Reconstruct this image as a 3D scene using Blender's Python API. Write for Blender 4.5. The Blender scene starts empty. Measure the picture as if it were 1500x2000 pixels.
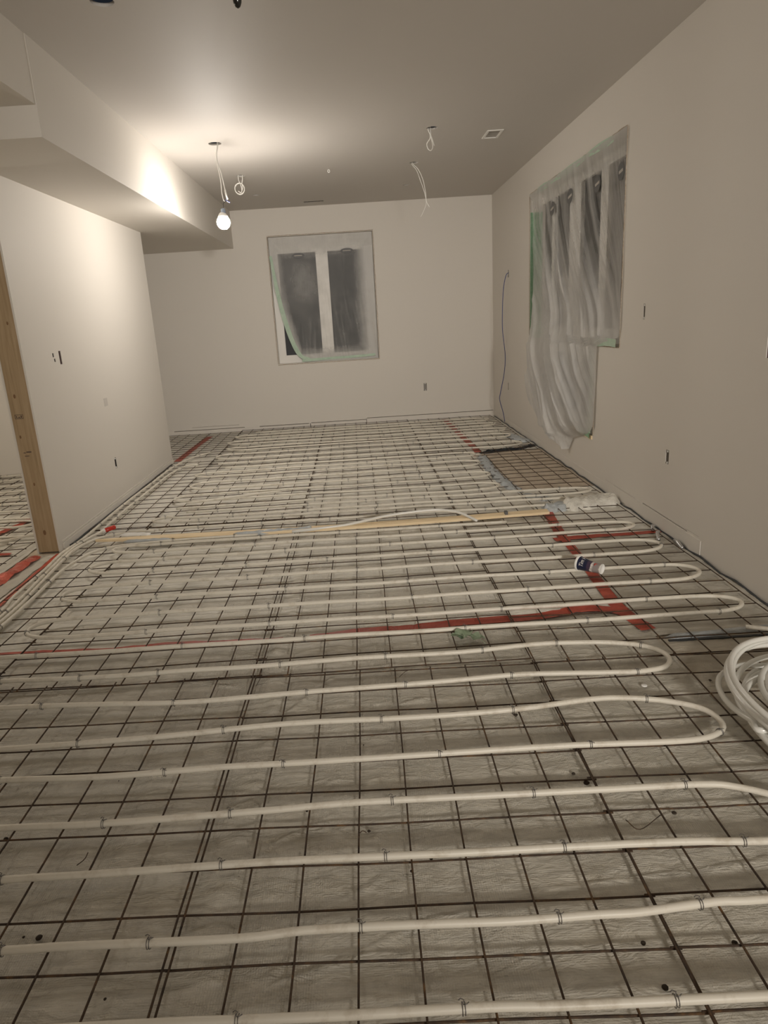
import bpy, bmesh, math, random
from mathutils import Vector, Matrix, noise
random.seed(7)
C = bpy.context.scene.collection
SC = bpy.context.scene
PI = math.pi

# ------------------------------------------------------------------ camera
cam_d = bpy.data.cameras.new('camera'); cam = bpy.data.objects.new('camera', cam_d); C.objects.link(cam)
FPX = 1312.16; CX = 719.85; CY = 989.23; CAMZ = 1.507
pitch, yaw, roll = 0.27257677, 0.0037377, -0.06268666
def cam_axes():
    cy, sy = math.cos(yaw), math.sin(yaw)
    f = Vector((sy*math.cos(pitch), cy*math.cos(pitch), -math.sin(pitch)))
    r = Vector((cy, -sy, 0)); u = r.cross(f)
    c, s = math.cos(roll), math.sin(roll)
    return c*r+s*u, -s*r+c*u, f
R_, U_, F_ = cam_axes()
m = Matrix((( R_.x, U_.x, -F_.x, 0), (R_.y, U_.y, -F_.y, 0), (R_.z, U_.z, -F_.z, CAMZ), (0, 0, 0, 1)))
cam.matrix_world = m
cam_d.sensor_fit = 'HORIZONTAL'; cam_d.sensor_width = 36.0
cam_d.lens = 36.0*FPX/1500.0
cam_d.shift_x = (750-CX)/1500.0; cam_d.shift_y = (CY-1000)/1500.0
cam_d.clip_start = 0.02
SC.camera = cam

# ------------------------------------------------------------------ world, exposure
w = bpy.data.worlds.new('night'); SC.world = w; w.use_nodes = True
w.node_tree.nodes['Background'].inputs[0].default_value = (0.010, 0.012, 0.016, 1)
w.node_tree.nodes['Background'].inputs[1].default_value = 1.0
vs = SC.view_settings
vs.view_transform = 'Standard'; vs.look = 'None'; vs.gamma = 1; vs.use_curve_mapping = False
vs.exposure = 0.0
SC.cycles.max_bounces = 10; SC.cycles.diffuse_bounces = 6; SC.cycles.transparent_max_bounces = 16
SC.cycles.use_denoising = True
SC.cycles.sample_clamp_indirect = 6

BULB_E = 520.0       # emission of the main bulb
REAR_FILL_W = 27.0        # weak fill added behind the photographer, no known lamps
SIDE_W = 45.0        # lamp of the room on the left
def lamp(name, loc, watts, col, size):
    d = bpy.data.lights.new(name, 'POINT'); d.energy = watts; d.color = col; d.shadow_soft_size = size
    o = bpy.data.objects.new(name, d); o.location = loc; C.objects.link(o); return o
lamp('rear_fill', (-0.9, -2.6, 2.45), REAR_FILL_W, (1.0, .93, .85), .12)  # unseen point lights added to fill the near part of the room
lamp('rear_fill', (1.0, -1.6, 2.75), REAR_FILL_W*.4, (1.0, .93, .85), .12)
sd = bpy.data.lights.new('back_wall_fill', 'SPOT'); sd.energy = 1250; sd.color = (1.0, .935, .86); sd.shadow_soft_size = .25  # unseen spot added to brighten the back wall and far floor
sd.spot_size = math.radians(52); sd.spot_blend = 1.0
so = bpy.data.objects.new('back_wall_fill', sd); C.objects.link(so); so.location = (1.35, -3.6, 1.95)
so.rotation_euler = (Vector((.1, 9.9, 1.15))-Vector(so.location)).to_track_quat('-Z', 'Y').to_euler()
lamp('side_room_lamp', (-4.1, 4.9, 2.2), SIDE_W, (1.0, .91, .80), .10)

# ------------------------------------------------------------------ materials
def mat(name, color=(.8, .8, .8), rough=.6, metal=0.0, spec=.5):
    mt = bpy.data.materials.new(name); mt.use_nodes = True
    b = mt.node_tree.nodes['Principled BSDF']
    b.inputs['Base Color'].default_value = (*color, 1); b.inputs['Roughness'].default_value = rough
    b.inputs['Metallic'].default_value = metal; b.inputs['Specular IOR Level'].default_value = spec
    return mt
class NT:
    def __init__(s, mt): s.t = mt.node_tree; s.b = s.t.nodes['Principled BSDF']
    def n(s, typ, **kw):
        nd = s.t.nodes.new(typ)
        for k, v in kw.items():
            if k in nd.inputs.keys(): nd.inputs[k].default_value = v
            else: setattr(nd, k, v)
        return nd
    def l(s, a, b): s.t.links.new(a, b)
    def coord(s, scale=(1, 1, 1), kind='Object', rot=(0, 0, 0)):
        tc = s.n('ShaderNodeTexCoord'); mp = s.n('ShaderNodeMapping')
        mp.inputs['Scale'].default_value = scale; mp.inputs['Rotation'].default_value = rot
        s.l(tc.outputs[kind], mp.inputs['Vector']); return mp.outputs[0]
    def noise(s, vec, scale, detail=4, rough=.55, dist=0):
        nd = s.n('ShaderNodeTexNoise'); nd.inputs['Scale'].default_value = scale; nd.inputs['Detail'].default_value = detail
        nd.inputs['Roughness'].default_value = rough; nd.inputs['Distortion'].default_value = dist
        s.l(vec, nd.inputs['Vector']); return nd.outputs['Fac']
    def ramp(s, fac, stops):
        r = s.n('ShaderNodeValToRGB'); e = r.color_ramp.elements
        while len(e) < len(stops): e.new(.5)
        for i, (p, c) in enumerate(stops):
            e[i].position = p; e[i].color = (*c, 1) if len(c) == 3 else c
        s.l(fac, r.inputs['Fac']); return r.outputs['Color']
    def math(s, op, a, b=None, clamp=False):
        nd = s.n('ShaderNodeMath', operation=op, use_clamp=clamp)
        for i, q in enumerate((a, b)):
            if q is None: continue
            if isinstance(q, (int, float)): nd.inputs[i].default_value = q
            else: s.l(q, nd.inputs[i])
        return nd.outputs[0]
    def mix(s, fac, a, b, blend='MIX'):
        nd = s.n('ShaderNodeMix', data_type='RGBA', blend_type=blend)
        for i, q in ((0, fac), (6, a), (7, b)):
            if isinstance(q, (int, float)): nd.inputs[i].default_value = q
            elif isinstance(q, tuple): nd.inputs[i].default_value = (*q, 1)
            else: s.l(q, nd.inputs[i])
        return nd.outputs[2]
    def bump(s, h, strength=.3, dist=.01, prev=None):
        nd = s.n('ShaderNodeBump'); nd.inputs['Strength'].default_value = strength; nd.inputs['Distance'].default_value = dist
        s.l(h, nd.inputs['Height'])
        if prev is not None: s.l(prev, nd.inputs['Normal'])
        return nd.outputs[0]

def wall_mat(name, c):
    mt = mat(name, c, .62, spec=.3); t = NT(mt); v = t.coord()
    n1 = t.noise(v, 1.3, 3); n2 = t.noise(v, 260, 2)
    t.l(t.mix(t.math('MULTIPLY', n1, .10), c, (c[0]*.86, c[1]*.85, c[2]*.83)), t.b.inputs['Base Color'])
    t.l(t.bump(n2, .08, .002), t.b.inputs['Normal']); return mt
M_wall = wall_mat('painted_drywall', (.68, .645, .59))
M_ceil = wall_mat('ceiling_paint', (.56, .53, .49))

def wood_mat(name, a, b, scale=(3, 40, 3)):
    mt = mat(name, a, .65, spec=.25); t = NT(mt); v = t.coord(scale)
    n = t.noise(v, 1.6, 5, .6, .6)
    t.l(t.ramp(n, [(.3, a), (.62, b), (.8, tuple(x*.75 for x in b))]), t.b.inputs['Base Color'])
    t.l(t.bump(n, .15, .002), t.b.inputs['Normal']); return mt
M_stud = wood_mat('spruce_stud', (.46, .345, .215), (.36, .26, .15), (30, 30, 1.4))
M_pine = wood_mat('pine_board', (.88, .73, .50), (.78, .61, .38), (2, 34, 30))
M_raw = wood_mat('torn_gypsum_edge', (.50, .44, .37), (.36, .28, .20), (30, 30, 30))
M_knot = mat('knot', (.20, .11, .05), .7)
M_ink = mat('stamp_ink', (.09, .06, .05), .8)

def poly_mat(name, base, dark, dirt=.35, weave=True, shine=.42):
    mt = mat(name, base, shine, spec=.45); t = NT(mt); v = t.coord()
    big = t.noise(v, 1.1, 4, .6); mid = t.noise(v, 7, 5, .65, .5)
    col = t.mix(t.ramp(mid, [(.42, (0, 0, 0)), (.75, (1, 1, 1))]), base, tuple(x*.82 for x in base))
    stain = t.ramp(t.noise(v, 2.4, 6, .7, .4), [(.52, (0, 0, 0)), (.72, (1, 1, 1))])
    col = t.mix(t.math('MULTIPLY', stain, dirt), col, dark)
    col = t.mix(t.math('MULTIPLY', t.ramp(t.noise(v, 26, 4, .7), [(.66, (0, 0, 0)), (.76, (1, 1, 1))]), .35*dirt), col, (.16, .11, .06))
    # faint ribs of the woven fabric
    wv = t.n('ShaderNodeTexWave', wave_type='BANDS', bands_direction='X'); t.l(t.coord((1, .12, 1)), wv.inputs['Vector'])
    wv.inputs['Scale'].default_value = 50; wv.inputs['Distortion'].default_value = 1.2; wv.inputs['Detail'].default_value = 2
    wv.inputs['Detail Scale'].default_value = 2
    wh = t.n('ShaderNodeTexWave', wave_type='BANDS', bands_direction='Y'); t.l(t.coord((.15, 1, 1)), wh.inputs['Vector'])
    wh.inputs['Scale'].default_value = 48; wh.inputs['Distortion'].default_value = 1.5; wh.inputs['Detail'].default_value = 2
    patch = t.ramp(t.noise(t.coord((2.2, .35, 1)), 1.7, 2), [(.42, (0, 0, 0)), (.62, (1, 1, 1))])
    rib = t.math('ADD', t.math('MULTIPLY', wv.outputs['Fac'], patch), t.math('MULTIPLY', wh.outputs['Fac'], .45))
    col = t.mix(t.math('MULTIPLY', rib, .28), col, tuple(x*.62 for x in base))
    t.l(col, t.b.inputs['Base Color'])
    b1 = t.bump(rib, .45, .002)
    b2 = t.bump(t.noise(t.coord((1, 2.6, 1)), 13, 6, .62, 1.2), .95, .012, b1)
    t.l(b2, t.b.inputs['Normal'])
    return mt
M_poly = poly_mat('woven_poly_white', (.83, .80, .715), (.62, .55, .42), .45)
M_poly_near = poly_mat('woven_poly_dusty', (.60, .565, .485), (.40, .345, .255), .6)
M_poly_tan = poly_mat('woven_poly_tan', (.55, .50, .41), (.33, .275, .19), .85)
M_poly_blue = poly_mat('thin_poly_blue_grey', (.50, .53, .54), (.30, .33, .36), .4, shine=.3)
def floor_mat():
    mt = mat('bare_insulation_floor', (.52, .45, .36), .8, spec=.2); t = NT(mt); v = t.coord()
    n = t.noise(v, 9, 5, .65)
    t.l(t.ramp(n, [(.3, (.42, .35, .27)), (.55, (.55, .47, .37)), (.75, (.64, .57, .47))]), t.b.inputs['Base Color'])
    t.l(t.bump(n, .2, .004), t.b.inputs['Normal']); return mt
M_floor = floor_mat()
def wire_mat():
    mt = mat('rusty_steel_wire', (.10, .065, .04), .75, .3, .3); t = NT(mt); v = t.coord()
    n = t.noise(v, 22, 5, .7)
    t.l(t.ramp(n, [(.35, (.045, .033, .026)), (.55, (.085, .055, .035)), (.72, (.19, .105, .045))]), t.b.inputs['Base Color'])
    t.l(t.bump(t.noise(v, 180, 3), .4, .001), t.b.inputs['Normal']); return mt
M_wire = wire_mat()
def pex_mat():
    mt = mat('white_pex', (.68, .64, .55), .42, spec=.4); t = NT(mt); v = t.coord()
    n = t.noise(v, 14, 5, .7)
    t.l(t.mix(t.ramp(n, [(.52, (0, 0, 0)), (.8, (1, 1, 1))]), (.68, .64, .55), (.46, .40, .31)), t.b.inputs['Base Color'])
    t.b.inputs['Subsurface Weight'].default_value = 0.0
    return mt
M_pex = pex_mat()
M_pex_clear = mat('milky_pex', (.72, .71, .66), .25, spec=.6)
def tape_mat(name, a, b, rough=.4):
    mt = mat(name, a, rough, spec=.5); t = NT(mt); v = t.coord()
    t.l(t.ramp(t.noise(v, 18, 4, .7), [(.35, a), (.7, b)]), t.b.inputs['Base Color'])
    t.l(t.bump(t.noise(v, 45, 4, .6, 1.5), .6, .004), t.b.inputs['Normal']); return mt
M_red = tape_mat('red_sheathing_tape', (.50, .080, .042), (.34, .045, .025))
M_redfoil = tape_mat('shiny_red_tape', (.75, .20, .15), (.50, .08, .05), .25)
M_redfoil.node_tree.nodes['Principled BSDF'].inputs['Metallic'].default_value = .55
M_green = tape_mat('green_masking_tape', (.22, .40, .24), (.33, .50, .35), .55)
M_greenpale = tape_mat('pale_green_tape', (.48, .60, .48), (.38, .52, .40), .55)
M_white = mat('white_plastic', (.80, .79, .75), .4)
M_vinyl = mat('white_vinyl', (.78, .76, .72), .4)
M_cable = mat('white_cable_jacket', (.80, .78, .73), .45)
M_blue = mat('blue_cable_jacket', (.035, .055, .20), .4)
M_black = mat('black_rubber', (.006, .006, .006), .15, spec=.8)
M_blackfilm = mat('black_film', (.02, .024, .028), .35)
M_dark = mat('dark_box', (.030, .024, .022), .8)
M_brownbox = mat('brown_cavity', (.13, .085, .075), .8)
M_steel = mat('galvanised_steel', (.55, .55, .55), .35, .9)
M_redcap = mat('red_pipe_cap', (.55, .03, .015), .35)
M_glass = mat('night_glass', (.012, .013, .015), .5, spec=.25)
M_tie = mat('tie_wire', (.20, .19, .18), .45, .7)
M_grey = mat('grey_vent', (.42, .39, .35), .6)
M_label = mat('grey_label', (.10, .10, .10), .5)
M_leaf = tape_mat('dry_leaf', (.20, .27, .17), (.30, .36, .25), .7)
M_dirt = mat('dirt_clod', (.035, .024, .015), .9)
M_bulb = bpy.data.materials.new('lit_bulb'); M_bulb.use_nodes = True
_b = M_bulb.node_tree.nodes['Principled BSDF']
_b.inputs['Base Color'].default_value = (.9, .9, .9, 1)
_b.inputs['Emission Color'].default_value = (1.0, .925, .845, 1)
_b.inputs['Emission Strength'].default_value = BULB_E

def film_mat(name, mode):
    """dusty clear masking film: part see-through, part white from overspray and painted-in highlights"""
    mt = mat(name, (.70, .69, .665), .38, spec=.4); t = NT(mt)
    out = t.t.nodes['Material Output']
    tr = t.n('ShaderNodeBsdfTransparent'); tl = t.n('ShaderNodeBsdfTranslucent'); tl.inputs[0].default_value = (.66, .65, .62, 1)
    mixb = t.n('ShaderNodeMixShader'); mixb.inputs[0].default_value = .30
    t.l(t.b.outputs[0], mixb.inputs[1]); t.l(tl.outputs[0], mixb.inputs[2])
    at = t.n('ShaderNodeAttribute', attribute_name='haze')
    v = t.coord()
    nz = t.noise(v, 5.0, 5, .6)
    streak = t.noise(t.coord((1, 14, 1.2)) if mode == 'right' else t.coord((16, 1, 1.2)), 3.0, 4, .7)
    h = t.math('ADD', at.outputs['Fac'], t.math('MULTIPLY', t.math('SUBTRACT', nz, .5), .25 if mode == 'right' else .35))
    h = t.math('ADD', h, t.math('MULTIPLY', t.math('SUBTRACT', streak, .5), .08 if mode == 'right' else .16))
    h = t.math('MINIMUM', t.math('MAXIMUM', h, .035), .985)
    ms = t.n('ShaderNodeMixShader'); t.l(h, ms.inputs[0]); t.l(tr.outputs[0], ms.inputs[1]); t.l(mixb.outputs[0], ms.inputs[2])
    t.l(ms.outputs[0], out.inputs['Surface'])
    t.l(t.bump(streak, .15 if mode == 'right' else .35, .01), t.b.inputs['Normal'])
    return mt

# ------------------------------------------------------------------ helpers
def obj(name, bm, m, parent=None, smooth=False, recalc=True):
    if recalc: bmesh.ops.recalc_face_normals(bm, faces=bm.faces)
    me = bpy.data.meshes.new(name); bm.to_mesh(me); bm.free()
    if smooth:
        for p in me.polygons: p.use_smooth = True
    ms = m if isinstance(m, (list, tuple)) else [m]
    for q in ms: me.materials.append(q)
    o = bpy.data.objects.new(name, me); C.objects.link(o)
    if parent is not None: o.parent = parent
    return o
def tag(o, label, cat, group=None, kind=None):
    o['label'] = label; o['category'] = cat
    if group: o['group'] = group
    if kind: o['kind'] = kind
    return o
def thing(name, label, cat, loc=(0, 0, 0), group=None):
    o = bpy.data.objects.new(name, None); C.objects.link(o); o.location = loc; o.empty_display_size = .05
    return tag(o, label, cat, group)
def struct(o): o['kind'] = 'structure'; return o
def box(bm, x0, x1, y0, y1, z0, z1):
    v = [bm.verts.new((x, y, z)) for x in (x0, x1) for y in (y0, y1) for z in (z0, z1)]
    for f in ((0, 1, 3, 2), (4, 6, 7, 5), (0, 4, 5, 1), (2, 3, 7, 6), (0, 2, 6, 4), (1, 5, 7, 3)): bm.faces.new([v[i] for i in f])
def B(*a):
    bm = bmesh.new(); box(bm, *a); return bm
def smoothpts(P, per=8, closed=False):
    P = [Vector(p) for p in P]; n = len(P); out = []
    rng = range(n if closed else n-1)
    for i in rng:
        p0 = P[(i-1) % n] if closed or i > 0 else P[0]*2-P[1]
        p1 = P[i]; p2 = P[(i+1) % n]; p3 = P[(i+2) % n] if closed or i+2 < n else P[-1]*2-P[-2]
        for k in range(per):
            t = k/per
            out.append(.5*((2*p1)+(p2-p0)*t+(2*p0-5*p1+4*p2-p3)*t*t+(3*p1-p0-3*p2+p3)*t**3))
    if not closed: out.append(P[-1])
    return out
def sweep(bm, pts, r, seg=10, closed=False, caps=True, taper=None):
    pts = [Vector(p) for p in pts]; n = len(pts); rings = []
    up = Vector((0, 0, 1)); prev = None
    for i, p in enumerate(pts):
        if closed: d = pts[(i+1) % n]-pts[i-1]
        else: d = pts[min(i+1, n-1)]-pts[max(i-1, 0)]
        if d.length < 1e-9: d = Vector((1, 0, 0))
        d.normalize()
        if prev is None:
            a = up if abs(d.z) < .9 else Vector((1, 0, 0)); nrm = (a-d*a.dot(d)).normalized()
        else:
            nrm = prev-d*prev.dot(d)
            nrm = nrm.normalized() if nrm.length > 1e-6 else prev
        prev = nrm; bn = d.cross(nrm)
        rr = r if taper is None else r*taper(i/(n-1))
        rings.append([bm.verts.new(p+(nrm*math.cos(2*PI*k/seg)+bn*math.sin(2*PI*k/seg))*rr) for k in range(seg)])
    for i in range(n if closed else n-1):
        a, b = rings[i], rings[(i+1) % n]
        for k in range(seg): bm.faces.new((a[k], a[(k+1) % seg], b[(k+1) % seg], b[k]))
    if caps and not closed:
        bm.faces.new(rings[0][::-1]); bm.faces.new(rings[-1])
def tube(name, pts, r, m, parent=None, seg=10, smooth_per=0, closed=False):
    if smooth_per: pts = smoothpts(pts, smooth_per, closed)
    bm = bmesh.new(); sweep(bm, pts, r, seg, closed); return obj(name, bm, m, parent, smooth=True)
def lathe(bm, prof, seg=32, mat_=None, cap0=True, cap1=True):
    M = mat_ or Matrix.Identity(4); rings = []
    for (r, z) in prof: rings.append([bm.verts.new(M @ Vector((r*math.cos(2*PI*k/seg), r*math.sin(2*PI*k/seg), z))) for k in range(seg)])
    for a, b in zip(rings, rings[1:]):
        for k in range(seg): bm.faces.new((a[k], a[(k+1) % seg], b[(k+1) % seg], b[k]))
    if cap0: bm.faces.new(rings[0][::-1])
    if cap1: bm.faces.new(rings[-1])
def cuts(lo, hi, vals): return sorted({lo, hi, *[round(v, 5) for v in vals if lo < v < hi]})
def slab(name, ax, c0, c1, a0, a1, b0, b1, holes, m, rounds=()):
    """slab with rectangular holes (a0,a1,b0,b1); ax = axis of thickness; rounds = (a,b,r) round holes"""
    hs = list(holes)
    rh = [(a-r*1.3, a+r*1.3, b-r*1.3, b+r*1.3, a, b, r) for a, b, r in rounds]
    A = cuts(a0, a1, [v for h in hs+rh for v in h[:2]]); Bz = cuts(b0, b1, [v for h in hs+rh for v in h[2:4]])
    def P(a, b, c): return {'x': (c, a, b), 'y': (a, c, b), 'z': (a, b, c)}[ax]
    bm = bmesh.new(); cache = {}
    def V(a, b, c):
        k = (round(a, 5), round(b, 5), c)
        if k not in cache: cache[k] = bm.verts.new(P(a, b, c))
        return cache[k]
    solid = {}
    for i in range(len(A)-1):
        for j in range(len(Bz)-1):
            ma, mb = (A[i]+A[i+1])/2, (Bz[j]+Bz[j+1])/2
            solid[i, j] = not any(h[0] < ma < h[1] and h[2] < mb < h[3] for h in hs+rh)
    for (i, j), s in solid.items():
        if not s: continue
        q = ((A[i], Bz[j]), (A[i+1], Bz[j]), (A[i+1], Bz[j+1]), (A[i], Bz[j+1]))
        for c in (c0, c1): bm.faces.new([V(*p, c) for p in q])
        for (di, dj, e) in ((-1, 0, (3, 0)), (1, 0, (1, 2)), (0, -1, (0, 1)), (0, 1, (2, 3))):
            if not solid.get((i+di, j+dj), False):
                inr = any(h[0]-1e-4 <= (q[e[0]][0]+q[e[1]][0])/2 <= h[1]+1e-4 and h[2]-1e-4 <= (q[e[0]][1]+q[e[1]][1])/2 <= h[3]+1e-4 for h in rh)
                if inr: continue
                bm.faces.new((V(*q[e[0]], c0), V(*q[e[1]], c0), V(*q[e[1]], c1), V(*q[e[0]], c1)))
    for (x0, x1, y0, y1, a, b, r) in rh:
        n = 32
        def sq(t):
            ct, st = math.cos(t), math.sin(t); k = 1.3*r/max(abs(ct), abs(st)); return a+ct*k, b+st*k
        for c in (c0, c1):
            o_ = [bm.verts.new(P(*sq(2*PI*(k+.0)/n), c)) for k in range(n)]
            i_ = [bm.verts.new(P(a+r*math.cos(2*PI*k/n), b+r*math.sin(2*PI*k/n), c)) for k in range(n)]
            for k in range(n): bm.faces.new((o_[k], o_[(k+1) % n], i_[(k+1) % n], i_[k]))
        i0 = [bm.verts.new(P(a+r*math.cos(2*PI*k/n), b+r*math.sin(2*PI*k/n), c0)) for k in range(n)]
        i1 = [bm.verts.new(P(a+r*math.cos(2*PI*k/n), b+r*math.sin(2*PI*k/n), c1)) for k in range(n)]
        for k in range(n): bm.faces.new((i0[k], i0[(k+1) % n], i1[(k+1) % n], i1[k]))
    return struct(obj(name, bm, m))
def fbm(x, y, z, s, o=4):
    return noise.fractal(Vector((x*s, y*s, z*s)), 1.0, 2.0, o)

# ------------------------------------------------------------------ room shell
ZC = 3.03; ZS = 2.545; XR = 1.985; YB = 9.95; XL = -2.24; YN = -4.0
POTS = [(-1.10, 6.43, .055), (-1.10, 7.78, .05), (.765, 6.355, .05), (.72, 7.66, .045), (-1.10, 3.745, .055)]
SMALLP = [(-1.10, 8.91, .038), (.728, 8.852, .038)]
struct(obj('floor', B(-5.6, XR+.2, YN-.15, YB+.2, -.12, 0), M_floor))
slab('ceiling', 'z', ZC, ZC+.016, -1.62, XR+.2, YN, YB, [(1.29, 1.40, 6.56, 6.80), (-.565, -.304, 9.585, 9.645)], M_ceil, POTS+SMALLP)
struct(obj('trim_1', B(-5.6, -1.605, 4.03, YB+.02, ZS, ZC+.02), M_wall))           # dropped bulkhead
struct(obj('trim_2', B(-5.6, -1.609, YN, 4.03, 2.70, ZC+.02), M_wall))             # shallower bulkhead nearer the camera
bx0, bx1, bz0, bz1 = -1.128, .324, .947, 2.668
slits_b = [(-2.77, -1.72, .060, .068), (-1.50, -.765, .057, .066), (-.735, .085, .064, .072), (.095, 1.97, .083, .091), (-.752, -.740, .0, .060), (.086, .0945, .0, .08), (-2.5, -1.8, .105, .109)]
outb = [(.955, 1.0, .435, .545)]
slab('wall_back', 'y', YB, YB+.16, -5.6, XR+.2, 0, ZC, [(bx0, bx1, bz0, bz1)]+slits_b+outb, M_wall)
ry0, ry1, rz0, rz1 = 5.17, 7.868, 1.185, 2.686
slits_r = [(3.95, 4.62, .108, .116), (4.75, 5.36, .108, .112), (7.85, 8.62, .085, .088), (3.765, 3.770, 0, .105), (3.80, 3.98, .122, .124)]
outr = [(4.735, 4.765, 1.385, 1.49), (4.255, 4.30, .47, .565), (3.18, 3.30, 1.205, 1.41), (8.93, 8.98, 1.90, 1.99), (8.96, 9.0, .48, .575)]
slab('wall_right', 'x', XR, XR+.20, YN, YB, 0, ZC, [(ry0, ry1, rz0, rz1), (5.69, 7.30, .42, rz0)]+slits_r+outr, M_wall)
LZ = ZS
outl = [(5.235, 5.275, 1.312, 1.412), (6.0, 6.045, .335, .435), (5.125, 5.15, 1.37, 1.40), (5.14, 5.165, 1.335, 1.36)]
slab('wall_left', 'x', XL-.0127, XL, 4.67, 7.80, .0, LZ, outl, M_wall)
struct(obj('wall_left_room_side', B(-2.41, -2.397, 4.67, 7.80, 0, LZ), M_wall))
struct(obj('wall_left_end', B(-2.41, XL, 7.80, 7.813, 0, LZ), M_wall))
struct(obj('wall_side_room', B(-5.6, -2.41, 7.72, 7.86, 0, LZ), M_wall))
struct(obj('wall_side_room_far', B(-5.75, -5.6, YN, YB+.2, 0, ZC), M_wall))
struct(obj('wall_rear', B(-5.75, XR+.2, YN-.15, YN, 0, ZC), M_wall))
struct(obj('wall_alcove', B(-3.35, -3.2, 7.86, YB, 0, LZ), M_wall))
# skirting strips
bmq = bmesh.new(); box(bmq, XL, XL+.012, 4.72, 7.80, .0, .058); box(bmq, XL, XL+.004, 4.72, 7.80, .062, .075)
struct(obj('baseboard_left', bmq, M_wall))
bmq = bmesh.new()
for (a, b, h) in ((-2.9, -1.6, .058), (-1.5, -.75, .055), (-.74, .085, .062), (.092, 1.985, .081)): box(bmq, a, b, YB-.006, YB, 0, h)
struct(obj('baseboard_back', bmq, M_wall))
bmq = bmesh.new(); box(bmq, XR-.005, XR, 3.77, 5.36, 0, .106); box(bmq, XR-.004, XR, 5.36, 9.94, 0, .083)
struct(obj('baseboard_right', bmq, M_wall))
# ragged beads round the two openings
def bead(name, segs, w_, plane, pos):
    bm = bmesh.new()
    for (a, b) in segs:
        a, b = Vector(a), Vector(b); n = max(2, int((b-a).length/.05)); pts = []
        for i in range(n+1):
            p = a.lerp(b, i/n); j = Vector((random.uniform(-.003, .003), random.uniform(-.003, .003)))
            q = p+j
            pts.append((q.x, pos, q.y) if plane == 'y' else (pos, q.x, q.y))
        sweep(bm, pts, w_, 5)
    return struct(obj(name, bm, M_raw))
bead('trim_3', [((bx0-.01, bz0-.012), (bx1+.01, bz0-.012)), ((bx0-.01, bz1+.008), (bx1+.01, bz1+.008)), ((bx0-.008, bz0), (bx0-.008, bz1)), ((bx1+.008, bz0), (bx1+.008, bz1))], .0045, 'y', YB-.001)
bead('trim_4', [((ry1+.008, rz0-.02), (ry1+.008, rz1)), ((ry0, rz1+.004), (ry1, rz1+.004)), ((ry0-.004, rz0), (ry0-.004, rz1)), ((ry0, rz0-.006), (5.69, rz0-.006)), ((5.685, .42), (5.685, rz0))], .0045, 'x', XR-.001)

# ------------------------------------------------------------------ partition end
st = struct(obj('trim_5', B(-2.3965, -2.2535, 4.672, 4.712, .012, LZ-.002), M_stud))
kb = bmesh.new()
for (x, z, r) in ((-2.33, .16, .013), (-2.335, .52, .008), (-2.35, 1.14, .010), (-2.30, 1.62, .008), (-2.365, .86, .008)):
    lathe(kb, [(r, 0), (r*.6, .0006)], 14, Matrix.Translation((x, 4.6718, z)) @ Matrix.Rotation(PI/2, 4, 'X') @ Matrix.Diagonal((.8, 1.5, 1, 1)), cap0=False)
obj('knot', kb, M_knot, st)
sb = bmesh.new()
for (x0, x1, z0, z1) in ((-2.375, -2.318, .985, .988), (-2.375, -2.318, 1.012, 1.015), (-2.375, -2.372, .985, 1.015), (-2.321, -2.318, .985, 1.015),
                         (-2.366, -2.360, .992, 1.006), (-2.352, -2.340, .994, 1.000), (-2.335, -2.327, .992, 1.008), (-2.36, -2.335, .990, .992),
                         (-2.365, -2.350, .745, .750), (-2.345, -2.31, .748, .756), (-2.36, -2.33, .722, .727)):
    box(sb, x0, x1, 4.6712, 4.672, z0, z1)
obj('grade_stamp', sb, M_ink, st)
bm = bmesh.new(); box(bm, -2.41, -2.24, 4.60, 4.72, .0, .012)
# ------------------------------------------------------------------ windows
def window(name, ax, pos, a0, a1, b0, b1, bars, depth=.05, fr=.06, gm=None):
    """vinyl window unit in a plane; bars = (centre, width)"""
    def bb(bm, a_0, a_1, b_0, b_1, c0, c1):
        if ax == 'y': box(bm, a_0, a_1, c0, c1, b_0, b_1)
        else: box(bm, c0, c1, a_0, a_1, b_0, b_1)
    fb = bmesh.new()
    bb(fb, a0, a1, b0, b0+fr, pos, pos+depth); bb(fb, a0, a1, b1-fr, b1, pos, pos+depth)
    bb(fb, a0, a0+fr, b0+fr, b1-fr, pos, pos+depth); bb(fb, a1-fr, a1, b0+fr, b1-fr, pos, pos+depth)
    root = struct(obj(name, fb, M_vinyl))
    for (c, w_) in bars:
        mb_ = bmesh.new(); bb(mb_, c-w_/2, c+w_/2, b0+fr, b1-fr, pos-.004, pos+depth-.004); obj('mullion', mb_, M_vinyl, root)
    ed = [a0+fr]
    for (c, w_) in bars: ed += [c-w_/2, c+w_/2]
    ed.append(a1-fr)
    for i in range(0, len(ed), 2):
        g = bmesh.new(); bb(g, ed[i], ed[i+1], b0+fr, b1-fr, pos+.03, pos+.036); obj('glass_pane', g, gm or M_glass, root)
    return root
wb = window('window_1', 'y', 10.06, bx0-.02, bx1+.02, bz0-.02, bz1+.02, [(-.402, .17)], fr=.13, gm=mat('reflection_tint_glass', (.050, .052, .055), .5, spec=.25))  # panes lightened a little, a soft reflection put into their colour
rb = bmesh.new(); box(rb, bx0+.11, bx1-.11, 10.058, 10.10, 2.45, 2.56); obj('top_rail', rb, M_vinyl, wb)
wr = window('window_2', 'x', 2.125, ry0-.05, 8.02, rz0-.02, rz1+.03, [(7.44, .10), (6.73, .33), (5.97, .17)], fr=.14, gm=mat('reflection_grey_glass', (.17, .16, .15), .7, spec=.2))  # grey pane colour stands in for the film's reflection
wd = window('window_3', 'x', 2.125, 5.6, 7.36, .38, rz0-.03, [(6.5, .12)], fr=.10)
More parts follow.
